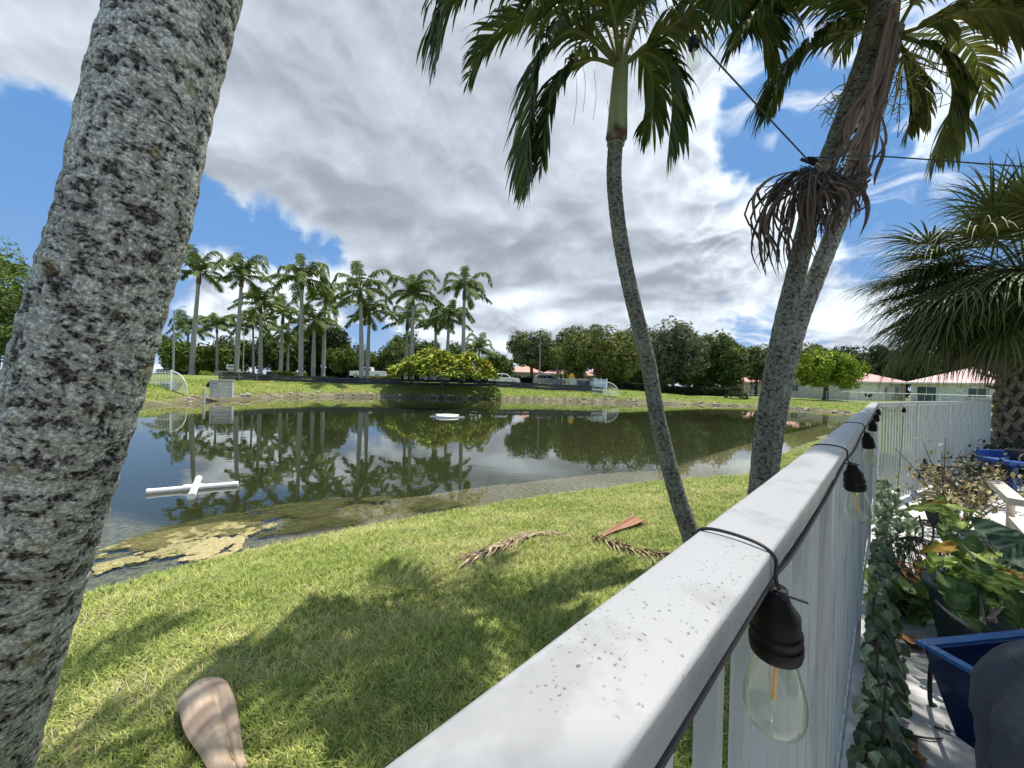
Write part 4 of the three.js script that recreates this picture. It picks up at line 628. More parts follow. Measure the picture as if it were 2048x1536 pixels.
{
  const T = (...a) => tree(...a);
  T('bright leafy tree at the left edge, beyond the thick near trunk', -48, 448, 770, 104, 32, [[0.08, 0.13, 0.014], [0.24, 0.31, 0.035]], 1, { n: 3600, low: 0.02, nb: 30 });
  T('dark leafy tree at the left edge, low in front of the bright one', -8, 560, 775, 70, 30, DARK, 2, { n: 2200, low: 0.02, nb: 26 });
  T('low bushy tree by the street lamp behind the white fan fence', 352, 680, 740, 30, 60, MID, 3); T('low green tree between the street lamp and the second royal palm', 420, 688, 742, 32, 68, MID, 4);
  T('dark tree behind the second royal palm', 470, 672, 742, 34, 76, DARK, 5, { low: 0.03 }); T('dark tree behind the short bright palm', 548, 664, 744, 46, 76, DARK, 6, { low: 0.02 });
  T('tall dark tree behind the forked royal palm', 655, 632, 746, 46, 74, [[0.025, 0.042, 0.012], [0.06, 0.09, 0.02]], 7, { low: 0.03, n: 2200 }); T('dark tree filling the gap behind the tallest royal palm', 606, 668, 744, 34, 80, DARK, 8, { low: 0.02 });
  T('bright green tree behind the cab of the white pickup', 695, 694, 748, 42, 71.5, [[0.06, 0.10, 0.012], [0.16, 0.22, 0.03]], 9, { low: 0.1 }); T('green tree right of the twin trunks, above the pickup bed', 748, 704, 748, 30, 74, MID, 10, { low: 0.05 });
  T('dark oak behind the left edge of the flame tree', 792, 684, 750, 40, 73, DARK, 11, { low: 0.03 }); T('tall thin topped tree behind the slim royal palm', 808, 660, 750, 28, 78, MID, 12, { low: 0.05 }); T('bright tree top above the left part of the flame tree', 852, 676, 750, 28, 76, [[0.06, 0.10, 0.012], [0.15, 0.2, 0.03]], 13, { low: 0.05 });
  T('dark green tree behind the right part of the flame tree', 912, 682, 752, 34, 78, DARK, 14, { low: 0.05 }); T('green tree between the flame tree and the first pink roof', 993, 702, 762, 30, 74, MID, 15, { low: 0.03 });
  T('grey green oak in front of the first pink roof, split by the utility pole', 1062, 663, 764, 46, 64, OLIVE, 16, { low: 0.3, n: 2000, tr: 0.3 }); T('tall oak rising behind the round entry tree', 1163, 649, 768, 56, 72, OLIVE, 17, { low: 0.25, n: 2200 });
  T('round dense olive tree behind the white entry wall', 1197, 668, 776, 84, 54, [[0.085, 0.105, 0.022], [0.22, 0.24, 0.055]], 18, { low: 0.18, n: 3400, nb: 30, tr: 0.26 });
  T('grey green oak behind the slender near palm', 1268, 644, 778, 56, 66, OLIVE, 19, { low: 0.12, n: 2200 }); T('big silvery oak right of the slender near palm', 1345, 641, 776, 62, 60, [[0.10, 0.112, 0.056], [0.25, 0.27, 0.14]], 20, { low: 0.14, n: 3000, nb: 28 });
  T('dark upright tree between the silvery oak and the forked palms', 1424, 656, 776, 46, 64, [[0.06, 0.085, 0.016], [0.16, 0.21, 0.045]], 21, { low: 0.06, n: 2200 }); T('small dark tree left of the forked palms', 1462, 690, 776, 26, 60, DARK, 22, { low: 0.12 });
  T('oak with open crown touching the forked palms on their left', 1512, 684, 778, 40, 66, OLIVE, 23, { low: 0.2 }); T('oak showing right of the forked palms behind the lime tree', 1624, 680, 780, 40, 76, OLIVE, 24, { low: 0.1 });
  T('rounded lime green tree on the lawn by the cream house', 1651, 704, 797, 60, 47, LIME, 25, { low: 0.26, n: 2600, tr: 0.28 });
  const F = [['first', 1570, 700, 40], ['second', 1680, 693, 44], ['third', 1745, 690, 46], ['fourth', 1812, 688, 48], ['fifth', 1884, 692, 48], ['sixth', 1960, 696, 50], ['seventh', 2040, 700, 52]];
  const W = ['dark treetop behind the forked palms', 'dark treetop directly behind the lime tree', 'dark treetop behind the ridge of the pink roofed house', 'dark treetop above the gap between the two cream houses', 'dark treetop behind the drooping dead fan leaves', 'dark treetop behind the hipped roof by the fan palm', 'dark treetop behind the fan palm trunk'];
  F.forEach(([, x, y, w], k) => T(W[k], x, y, 785, w, 84, [[0.03, 0.05, 0.014], [0.075, 0.10, 0.025]], 40 + k, { low: 0.03 }));
  [['dark treetop between the first two pink roofs', 1092, 690, 44, DARK], ['low green treetop left of the tall oak', 1125, 684, 40, MID], ['dark treetop right of the round entry tree', 1240, 676, 46, DARK], ['olive treetop left of the silvery oak', 1300, 664, 44, OLIVE], ['dark treetop right of the silvery oak', 1388, 668, 44, DARK], ['green treetop above the dark far hedge', 1446, 676, 44, MID], ['olive treetop left behind the forked palms', 1490, 694, 40, OLIVE], ['dark treetop behind the crown of the flame tree', 880, 706, 60, DARK], ['dark treetop behind the gap of the twin royal palms', 720, 712, 50, DARK], ['dark treetop low behind the second royal palm', 440, 706, 44, DARK], ['dark treetop at the left behind the street lamp', 380, 708, 44, DARK]].forEach(([l, x, y, w, c], k) => T(l, x, y, 786, w, 88, c, 80 + k, { low: 0.02 }));
  for (const [k, x, y, l] of [[0, 1238, 700, 'dark tree in the shade behind the curved white fence'], [1, 1306, 706, 'dark tree behind the trunk of the silvery oak'], [2, 1392, 702, 'dark tree in the shade right of the silvery oak trunk']]) T(l, x, y, 778, 46, 78, DARK, 60 + k, { low: 0.02 });
}
// flame tree
{
  const g = gpos(884, 43.5), t = thing('flame_tree', 'wide umbrella shaped flame tree with orange blossom on the far bank', 'tree', g), r = RNG(17), b = new GB(), k = 43.5 / FOC;
  b.tube(curve([V(0, -0.1, 0), V(0.05, 0.8, 0), V(0.1, 1.5, 0)], 6), (v) => 0.24 - 0.06 * v, 10, [0.12, 0.095, 0.075]);
  for (let q = 0; q < 11; q++) { const a = q * 0.571 + r() * 0.4, R = 3.5 + r() * 2.2; b.tube(curve([V(0.1, 1.3, 0), V(Math.cos(a) * R * 0.4, 2.3 + r() * 0.7, Math.sin(a) * R * 0.4), V(Math.cos(a) * R * 0.8, 3 + r() * 0.4, Math.sin(a) * R * 0.8), V(Math.cos(a) * R, 2.6 + r() * 0.8, Math.sin(a) * R)], 10), (v) => 0.11 * (1 - 0.85 * v), 6, [0.17, 0.14, 0.115]); }
  part('trunk', b.geo(), M.bark, t);
  const lf = new GB(), fl = new GB();
  const spray = (B, p, d, l, w, c) => { const C = [...Array(4)].map((_, j) => p.clone().addScaledVector(d, l * (j / 3 - 0.3)).add(V(0, -0.12 * l * (j / 3) ** 2, 0))); B.strip(C, V(-d.z, 0.2, d.x), [w * 0.4, w, w * 0.8, w * 0.1], 0.15, c); };
  for (let q = 0; q < 7200; q++) {
    const a = r() * 6.283, u = Math.sqrt(r()), R = u * 6.3, dome = 4.35 - 2.3 * Math.pow(u, 2.3) + n2(Math.cos(a) * R * 0.45, Math.sin(a) * R * 0.45) * 1.7, lay = Math.floor(r() * 3) * 0.42, y = dome - lay * (1 - u * 0.5) - r() * 0.25, right = Math.cos(a) * u; const p = V(Math.cos(a) * R + 0.2, Math.max(1.5, y - Math.max(0, right - 0.75) * 2.0), Math.sin(a) * R * 0.85), d = V(r() - 0.5, (r() - 0.6) * 0.5, r() - 0.5).normalize();
    const bloom = n2(p.x * 0.7 + 4, p.z * 0.7) + right * 0.25 + (y > 3 ? 0.15 : 0);
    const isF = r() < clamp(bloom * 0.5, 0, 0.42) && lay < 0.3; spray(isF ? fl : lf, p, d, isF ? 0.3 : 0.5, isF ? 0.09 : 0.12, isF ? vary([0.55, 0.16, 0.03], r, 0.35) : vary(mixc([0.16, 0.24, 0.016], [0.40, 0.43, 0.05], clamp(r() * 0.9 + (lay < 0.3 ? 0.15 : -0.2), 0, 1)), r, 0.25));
  }
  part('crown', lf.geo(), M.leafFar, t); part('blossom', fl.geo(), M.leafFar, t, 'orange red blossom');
}
// ---------------------------------------------------------------- hedges and bushes
{
  const hedge = (name, label, x0, x1, y0, d, h, w, cols, seed, group, leaf = 0.2, box = 1) => {
    const a = gpos(x0, d), b = gpos(x1, d), L = a.distanceTo(b), t = tag(part(numbered(name), new THREE.BufferGeometry(), M.leafFar, scene), label, name === 'bush' ? 'bush' : 'hedge', group), r = RNG(seed), B = new GB(), dir = b.clone().sub(a).normalize(), nrm = V(-dir.z, 0, dir.x), n = Math.round(clamp(L * h * 110 / (leaf * 5), 400, 5000));
    const core = new THREE.BoxGeometry(1, 1, 1); t.position.copy(a.clone().lerp(b, 0.5)); t.position.y = Math.min(a.y, b.y);
    for (let k = 0; k < n; k++) { const u = r(), e = r(), side = r(); let v, y, uu = u; const rnd = box ? 1 : Math.sqrt(Math.max(0, 1 - Math.pow(2 * u - 1, 2) * 0.95)); if (side < 0.5) { y = e; v = 0.5; } else if (side < 0.9) { y = 1; v = e - 0.5; } else { y = e; v = -0.5; } const p = dir.clone().multiplyScalar((uu - 0.5) * L).addScaledVector(nrm, v * w * rnd * (box ? 1 : Math.sqrt(Math.max(0.1, 1 - y * y * 0.8)))); p.y = h * rnd * y * (0.93 + n2(u * L * 0.8, 3) * 0.14) + (r() - 0.5) * 0.1; p.y += groundAt(t.position.x + p.x, t.position.z + p.z) - t.position.y; p.x += (r() - 0.5) * 0.15; p.z += (r() - 0.5) * 0.15; const c = vary(mixc(cols[0], cols[1], r()), r, 0.3), A = () => p.clone().add(V(r() - 0.5, r() - 0.5, r() - 0.5).multiplyScalar(leaf * 1.8)); B.tri(A(), A(), A(), c); B.tri(A(), A(), A(), c); }
    // dark woody inside
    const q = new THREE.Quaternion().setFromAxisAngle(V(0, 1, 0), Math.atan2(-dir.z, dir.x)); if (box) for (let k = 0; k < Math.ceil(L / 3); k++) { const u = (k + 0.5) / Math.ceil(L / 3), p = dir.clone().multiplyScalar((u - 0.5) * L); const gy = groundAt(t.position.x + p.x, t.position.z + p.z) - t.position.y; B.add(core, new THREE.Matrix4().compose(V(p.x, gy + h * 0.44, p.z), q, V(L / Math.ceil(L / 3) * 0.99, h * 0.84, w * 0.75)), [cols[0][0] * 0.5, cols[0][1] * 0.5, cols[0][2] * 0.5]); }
    t.geometry = B.geo(); return t;
  };
  const Y = [[0.16, 0.17, 0.02], [0.30, 0.29, 0.04]], Dk = [[0.014, 0.024, 0.007], [0.035, 0.052, 0.012]], Gn = [[0.04, 0.065, 0.012], [0.09, 0.12, 0.02]];
  hedge('hedge', 'long dark hedge behind the royal palms and the pickup', 615, 1000, 740, 73, 2.0, 1.6, Dk, 1, 'dark hedges', 0.22);
  hedge('hedge', 'dark hedge in front of the first pink roofed house', 1022, 1078, 757, 64, 1.35, 1.2, Dk, 2, 'dark hedges');
  hedge('hedge', 'dark hedge in the shade right of the curved white fence', 1244, 1478, 765, 56, 1.25, 1.4, Dk, 3, 'dark hedges');
  hedge('hedge', 'low dark hedge by the footpath at the left', 318, 392, 745, 56, 0.7, 1.2, Dk, 4, 'dark hedges');
  hedge('clipped_hedge', 'clipped yellow green hedge at the foot of the tallest royal palm', 537, 612, 742, 48.5, 0.75, 1.3, Y, 5, 'clipped yellow hedges', 0.1);
  hedge('clipped_hedge', 'clipped yellow hedge in front of the pickup bed', 742, 800, 753, 48.5, 0.85, 1.3, Y, 6, 'clipped yellow hedges', 0.1);
  hedge('clipped_hedge', 'low green hedge left of the pickup along the guardrail', 634, 714, 753, 48, 0.5, 1.1, Gn, 7, null, 0.1);
  hedge('clipped_hedge', 'low trimmed green hedge on top of the guardrail bank by the second royal palm', 445, 540, 752, 44.5, 0.45, 1.0, Gn, 8, null, 0.1);
  hedge('bush', 'bright yellow green ground bush between the footpath and the low palms', 398, 424, 738, 58, 0.6, 2, [[0.2, 0.26, 0.02], [0.32, 0.36, 0.04]], 9, null, 0.14, 0);
  hedge('bush', 'red flowering bush by the footpath near the middle royal palm', 484, 512, 744, 54, 0.6, 1, [[0.10, 0.05, 0.02], [0.32, 0.03, 0.02]], 10, null, 0.1, 0);
  hedge('bush', 'rounded dark bush on the far lawn left of the forked palms', 1452, 1494, 775, 45, 0.95, 2, [[0.025, 0.04, 0.012], [0.06, 0.085, 0.02]], 11, null, 0.14, 0);
  hedge('bush', 'green bush hanging over the bank at the right end of the flame tree', 972, 1003, 770, 41.3, 1.5, 2.4, MID, 12, null, 0.18, 0);
  hedge('bush', 'dark shrub beside the grey outfall box', 418, 432, 785, 31.5, 0.35, 0.8, Dk, 13, null, 0.1, 0);
}
// ---------------------------------------------------------------- guardrail
{
  const pts = [[438, 37.5], [520, 41.5], [640, 44.5], [800, 45.5], [960, 45.6], [1100, 44.6], [1205, 43]].map(([x, d]) => gpos(x, d)), C = new THREE.CatmullRomCurve3(pts), L = C.getLength(), t = thing('guardrail', 'long dark metal guardrail along the top of the far bank', 'guardrail'), steel = STD({ color: rgb(0.055, 0.06, 0.07), roughness: 0.55, metalness: 0.4 }), wood = STD({ color: rgb(0.10, 0.10, 0.105), roughness: 0.85 });
  const prof = [[0, 0.16], [0.05, 0.13], [0.05, 0.09], [0, 0.04], [0, -0.04], [0.05, -0.09], [0.05, -0.13], [0, -0.16]];
  const beam = (y, nm) => part(nm, new GB().grid(prof.length - 1, 160, (u, v) => { const p = C.getPointAt(v), T = C.getTangentAt(v), [o, h] = prof[Math.round(u * (prof.length - 1))]; return V(p.x - T.z * 0 + -T.z * -o, groundAt(p.x, p.z) + y + h, p.z - T.x * -o * -1); }).geo(), steel, t);
  beam(0.60, 'rail_beam'); beam(0.24, 'rail_beam');
  const pg = new THREE.BoxGeometry(0.16, 0.95, 0.18), n = Math.round(L / 1.9);
  for (let k = 0; k <= n; k++) { const p = C.getPointAt(k / n), m = part('post', pg, wood, t); m.position.set(p.x, groundAt(p.x, p.z) + 0.36, p.z - 0.12); }
}
// ---------------------------------------------------------------- water edge structures and floats
{
  const conc = STD({ color: rgb(0.42, 0.40, 0.36), map: grain, bumpMap: grainBump, bumpScale: 0.01, roughness: 0.95 }), wht = STD({ color: rgb(0.78, 0.79, 0.77), roughness: 0.5 });
  // outfall box
  { const q = at(444, 791, 28.6), t = thing('outfall_box', 'weathered grey board outfall box standing at the far water edge', 'outfall box', V(q.x, q.y, q.z), null, 0.5), w = 1.25; const grey = STD({ color: rgb(0.62, 0.61, 0.58), map: grain, bumpMap: grainBump, bumpScale: 0.01, roughness: 0.95 });
    for (let k = 0; k < 5; k++) part('board', new GB().box(w, 0.215, 0.06, 0, 0.12 + k * 0.25 - 0.1, 0.3 - (k % 2) * 0.012).geo(), grey, t); for (const s of [-1, 1]) { part('side_panel', new GB().box(0.05, 1.2, 0.75, s * (w / 2 + 0.028), 0.5, -0.06).geo(), grey, t); part('corner_post', new GB().box(0.09, 1.28, 0.09, s * (w / 2 + 0.01), 0.53, 0.37).geo(), grey, t); } part('lid', new GB().box(w + 0.2, 0.05, 0.95, 0, 1.19, -0.02).geo(), grey, t); }
  { const q = at(408, 797, 26.6), t = thing('mooring_post', 'short pale post standing at the water edge left of the outfall box', 'post', q); part('post', new GB().tube([V(0, -0.3, 0), V(0, 0.72, 0)], 0.075, 10, [0.5, 0.49, 0.46]).geo(), M.plain, t); part('post_cap', new GB().tube([V(0, 0.72, 0), V(0, 0.78, 0)], (v) => 0.085 * (1 - v * 0.5), 10, [0.45, 0.44, 0.42]).geo(), M.plain, t); part('marker_rod', new GB().tube([V(-0.09, 0, 0), V(-0.1, 1.15, 0)], 0.012, 5, [0.3, 0.3, 0.3]).geo(), M.plain, t); }
  { const q = onY(342, 792, 0.35); q.y = groundAt(q.x, q.z); const b = new GB(); b.grid(4, 1, (u, v) => { const a = u * 6.2832 + 0.785, s = lerp(0.55, 0.8, v); return V(Math.cos(a) * s, v * 0.42, Math.sin(a) * s * 0.7); }); b.box(1.16, 0.06, 0.82, 0, 0.42, 0); single('concrete_footing', 'grey concrete footing block below the white fan fence', 'concrete block', b.geo(), conc, null, q); }
  // fan fences: pickets spreading from the end post down to the water
  const fan = (label, base, dir, flip, R, H, n, straight, depthDrop) => {
    const t = thing('fan_fence', label, 'fence', base, 'white fan ended fences'), arc = [], c = V(0, 0, 0);
    for (let k = 0; k <= 20; k++) { const a = k / 20 * Math.PI * 0.56; arc.push(dir.clone().multiplyScalar(Math.sin(a) * R).add(V(0, H - R + Math.cos(a) * R, 0))); }
    part('arc_rail', new GB().tube(arc, 0.035, 8, [0.75, 0.76, 0.74]).geo(), M.white, t);
    for (let k = 1; k < n; k++) { const a = k / n * Math.PI * 0.56, e = dir.clone().multiplyScalar(Math.sin(a) * (R + 0.06)).add(V(0, H - R + Math.cos(a) * (R + 0.06), 0)), s = dir.clone().multiplyScalar(Math.sin(a) * 0.25).add(V(0, H - R + Math.cos(a) * 0.25 - 0.1, 0)); part('picket', new GB().tube([s, e], 0.011, 5, [0.75, 0.76, 0.74]).geo(), M.white, t); }
    part('post', new GB().box(0.08, H + 0.25, 0.08, 0, H / 2, 0).geo(), M.white, t);
    const Ls = straight, m = Math.round(Ls / 0.13); for (const y of [H - 0.12, H * 0.5, 0.15]) part('rail', new GB().tube([V(0, y, 0), dir.clone().multiplyScalar(-Ls).add(V(0, y, 0))], 0.022, 6, [0.75, 0.76, 0.74]).geo(), M.white, t);
    for (let k = 1; k <= m; k++) { const p = dir.clone().multiplyScalar(-k * 0.13); part('picket', new GB().tube([p.clone().setY(0), p.clone().setY(H)], 0.012, 5, [0.75, 0.76, 0.74]).tube([p.clone().setY(H), p.clone().setY(H + 0.09)], (v) => 0.018 * (1 - v) + 0.002, 5, [0.75, 0.76, 0.74]).geo(), M.white, t); }
    return t;
  };
  const b1 = at(342, 788, 27.5); b1.y = Math.min(b1.y, groundAt(b1.x, b1.z)) - 0.1; fan('white picket fence with fan shaped end, beside the thick near trunk across the water', b1, V(0.985, 0, 0.17), 1, 1.38, 1.75, 22, 2.8);
  const b2 = gpos(1213, 42.3); b2.y -= 0.25; fan('white fence with curved end running down the bank right of the entry wall', b2, V(0.98, 0, 0.2), 1, 1.4, 1.8, 16, 1.6);
  // cross float and ring float
  { const c = onY(387, 973, 0.05), t = thing('cross_float', 'white pipe cross floating on the pond', 'float', V(c.x, 0.035, c.z)); const a = onY(297, 981, 0.05), b = onY(474, 966, 0.05), d = onY(383, 991, 0.05), e = onY(397, 956, 0.05);
    const arm = (p, q, r) => { const P = p.clone().sub(c).setY(0), Q = q.clone().sub(c).setY(0); const o = part('pipe', new GB().tube([P, P.clone().lerp(Q, 0.33), P.clone().lerp(Q, 0.66), Q], r, 16, [0.8, 0.8, 0.78]).geo(), M.white, t); for (const w of [P, Q]) { const d2 = w.clone().normalize(); part('end_cap', new GB().tube([w.clone().addScaledVector(d2, -0.05), w.clone().addScaledVector(d2, 0.02)], r * 1.12, 16, [0.78, 0.78, 0.76]).geo(), M.white, o); } };
    arm(a, c.clone().lerp(a, 0.07), 0.043); arm(c.clone().lerp(b, 0.07), b, 0.043); arm(d, e, 0.052); const k = b.clone().sub(a).setY(0).normalize(); part('joint', new GB().tube([k.clone().multiplyScalar(-0.13), k.clone().multiplyScalar(0.13)], 0.06, 16, [0.74, 0.74, 0.72]).geo(), M.white, t); }
  { const c = onY(895, 832, 0.05), t = thing('ring_float', 'white ring float in the middle of the pond', 'float', V(c.x, 0.04, c.z)), n = 48; const g = new THREE.TorusGeometry(0.52, 0.085, 14, n); g.rotateX(Math.PI / 2); part('ring', new GB().add(g, null, [0.72, 0.72, 0.69]).geo(), M.white, t); part('joint', new GB().box(0.2, 0.2, 0.22, 0.52, 0.0, 0).box(0.2, 0.2, 0.22, -0.52, 0, 0).geo(), M.white, t); part('anchor_pipe', new GB().tube([V(-0.95, -0.02, 0.1), V(0.95, -0.02, 0.1)], 0.02, 8, [0.5, 0.5, 0.48]).geo(), M.white, t); }
  // shore rocks
  { const rk = new GB(), r = RNG(71), ico = new THREE.IcosahedronGeometry(1, 1), P = ico.attributes.position; for (let k = 0; k < P.count; k++) { const f = 1 + n3(P.getX(k) * 1.3, P.getY(k) * 1.3, P.getZ(k) * 1.3) * 0.5; P.setXYZ(k, P.getX(k) * f, P.getY(k) * f * 0.6, P.getZ(k) * f); } ico.computeVertexNormals();
    const N = 520, m = new THREE.InstancedMesh(ico, STD({ vertexColors: false, roughness: 0.95, map: grain }), N), mm = new THREE.Matrix4(), q = new THREE.Quaternion(), c = new THREE.Color(); let k = 0, gd = 0;
    while (k < N && gd++ < 60000) { const a = -0.72 + r() * 1.46, d = 22 + r() * 22, x = Math.tan(a) * d, z = -d, s = pondDist(x, z); if (s < -0.05 || s > 0.75 || (n2(x * 0.22, z * 0.22) < -0.1 && r() < 0.8)) continue; const sz = 0.04 + r() * r() * r() * 0.24; q.setFromEuler(new THREE.Euler((r() - 0.5) * 0.5, r() * 6.3, (r() - 0.5) * 0.5)); mm.compose(V(x, groundAt(x, z) + sz * 0.15, z), q, V(sz * (0.8 + r()), sz, sz)); m.setMatrixAt(k, mm); c.setRGB(...vary(mixc([0.50, 0.45, 0.36], [0.24, 0.21, 0.16], r()), r, 0.2)); m.setColorAt(k, c); k++; }
    m.count = k; m.name = 'shore_rocks'; m.castShadow = m.receiveShadow = true; scene.add(m); tag(m, 'pale broken rocks along the far water edge', 'rocks', null, 'stuff');
    const big = (x, w, l) => { const p = onY(x, 796, 0.02); p.y = 0.08; const o = single('boulder', l, 'rock', ico, STD({ color: rgb(0.30, 0.29, 0.26), map: grain, roughness: 0.95, bumpMap: grainBump, bumpScale: 0.02 }), null, p); o.scale.set(w, 0.28, 0.5); };
    big(912, 0.95, 'long flat grey boulder at the water edge under the flame tree'); big(941, 0.6, 'shorter grey boulder right of the long flat one at the water edge'); }
  { const L = (label, a, b, bend) => { const A = onY(...a, 0.25), B = onY(...b, 0.12); single('driftwood', label, 'branch', new GB().tube(curve([A, A.clone().lerp(B, 0.5).add(V(0, bend, 0)), B], 10), (v) => 0.07 * (1 - 0.6 * v), 7, [0.42, 0.38, 0.32]).geo(), M.bark); };
    L('pale dry branch rising from the far shore right of the forked palms', [1606, 821], [1625, 813], 0.05); L('pale dry log lying at the water edge below the branch', [1598, 824], [1626, 826], 0.0); }
}
// ---------------------------------------------------------------- vehicles
{
  const paint = (r, g, b) => PHY({ color: rgb(r, g, b), roughness: 0.35, clearcoat: 1, clearcoatRoughness: 0.05 }), glassM = PHY({ color: rgb(0.02, 0.025, 0.03), roughness: 0.08 }), tyre = STD({ color: rgb(0.02, 0.02, 0.02), roughness: 0.9 }), rim = STD({ color: rgb(0.45, 0.45, 0.46), roughness: 0.35, metalness: 0.8 }), lampM = STD({ color: rgb(0.8, 0.8, 0.78), roughness: 0.2 }), redL = STD({ color: rgb(0.45, 0.02, 0.02), roughness: 0.3 });
  const ext = (P, w, bev = 0.05) => { const g = new THREE.ExtrudeGeometry(new THREE.Shape(P.map((p) => new THREE.Vector2(...p))), { depth: w - bev * 2, bevelEnabled: true, bevelSize: bev, bevelThickness: bev, bevelSegments: 2 }); g.translate(0, 0, -w / 2 + bev); return g; };
  const veh = (name, label, x, d, turn, col, kind) => {
    const p = gpos(x, d); p.y += 0.09; const t = thing(name, label, kind === 'truck' ? 'pickup' : 'car', p, 'cars on the road', turn), m = paint(...col); let body, cab, wins, wr = 0.36, ax;
    if (kind === 'truck') { wr = 0.42; ax = [-1.95, 1.75]; body = [[-2.95, 0.5], [-2.95, 1.05], [-2.85, 1.2], [-1.35, 1.28], [-1.3, 1.3], [0.75, 1.3], [0.8, 1.3], [2.95, 1.3], [2.95, 0.55], [2.3, 0.5], [1.2, 0.5], [-1.4, 0.5]]; cab = [[-1.35, 1.26], [-0.6, 1.9], [0.6, 1.95], [0.75, 1.26]]; wins = [[[-1.1, 1.34], [-0.55, 1.82], [-0.3, 1.84], [-0.3, 1.34]], [[-0.18, 1.34], [-0.18, 1.84], [0.52, 1.84], [0.6, 1.34]]]; }
    else if (kind === 'suv') { ax = [-1.45, 1.4]; body = [[-2.35, 0.4], [-2.35, 0.8], [-2.2, 0.95], [-1.1, 1.05], [2.2, 1.08], [2.35, 0.9], [2.35, 0.4]]; cab = [[-1.15, 1.02], [-0.4, 1.6], [1.6, 1.66], [2.2, 1.05]]; wins = [[[-0.9, 1.1], [-0.32, 1.52], [0.3, 1.56], [0.3, 1.1]], [[0.4, 1.1], [0.4, 1.56], [1.5, 1.56], [1.9, 1.1]]]; }
    else { ax = [-1.4, 1.4]; body = [[-2.3, 0.35], [-2.3, 0.65], [-2.1, 0.8], [-1.0, 0.92], [1.6, 0.95], [2.25, 0.85], [2.3, 0.35]]; cab = [[-1.0, 0.9], [-0.2, 1.38], [0.8, 1.4], [1.7, 0.93]]; wins = [[[-0.75, 0.97], [-0.15, 1.31], [0.25, 1.32], [0.25, 0.97]], [[0.33, 0.97], [0.33, 1.32], [0.75, 1.32], [1.35, 0.97]]]; }
    const w = kind === 'truck' ? 1.95 : 1.8; part('body', ext(body, w), m, t); part('cabin', ext(cab, w * 0.88, 0.07), m, t);
    for (const W of wins) part('side_window', ext(W, w * 0.88 + 0.02, 0.005), glassM, t);
    const f = cab[0], q = cab[1]; part('windscreen', new GB().box(Math.hypot(q[0] - f[0], q[1] - f[1]) * 0.82, 0.02, w * 0.74, (f[0] + q[0]) / 2 - 0.05, (f[1] + q[1]) / 2 + 0.05, 0, 0, [1, 1, 1], 0, Math.atan2(q[1] - f[1], q[0] - f[0])).geo(), glassM, t);
    for (const a of ax) for (const s of [-1, 1]) { const o = part('wheel', new THREE.CylinderGeometry(wr * 0.6, wr * 0.6, 0.2, 20).rotateX(Math.PI / 2), rim, t); o.position.set(a, wr, s * (w / 2 - 0.08)); const ty = new THREE.TorusGeometry(wr * 0.78, wr * 0.24, 10, 24); part('tyre', ty, tyre, o); }
    for (const s of [-1, 1]) { part('headlight', new GB().box(0.06, 0.14, 0.36, body[0][0] - 0.0, body[1][1] - 0.02, s * (w / 2 - 0.3)).geo(), lampM, t); part('tail_light', new GB().box(0.06, 0.2, 0.14, -body[0][0] + 0.03, body[1][1] - 0.05, s * (w / 2 - 0.15)).geo(), redL, t); }
    part('bumper', new GB().box(0.12, 0.16, w * 0.95, body[0][0] - 0.03, body[0][1] + 0.08, 0).geo(), kind === 'truck' ? rim : m, t);
  };
  veh('pickup_truck', 'white pickup truck on the road behind the royal palms', 737, 66.5, 0.05, [0.75, 0.76, 0.76], 'truck');
  veh('blue_car', 'blue car partly hidden under the flame tree', 871, 60, 0.0, [0.02, 0.05, 0.25], 'car');
  veh('white_car', 'white car beside the right edge of the flame tree', 1008, 57, Math.PI, [0.75, 0.75, 0.75], 'suv');
  veh('silver_car', 'dark silver car in front of the small yellow green palm', 1097, 57, Math.PI, [0.2, 0.21, 0.23], 'suv');
}
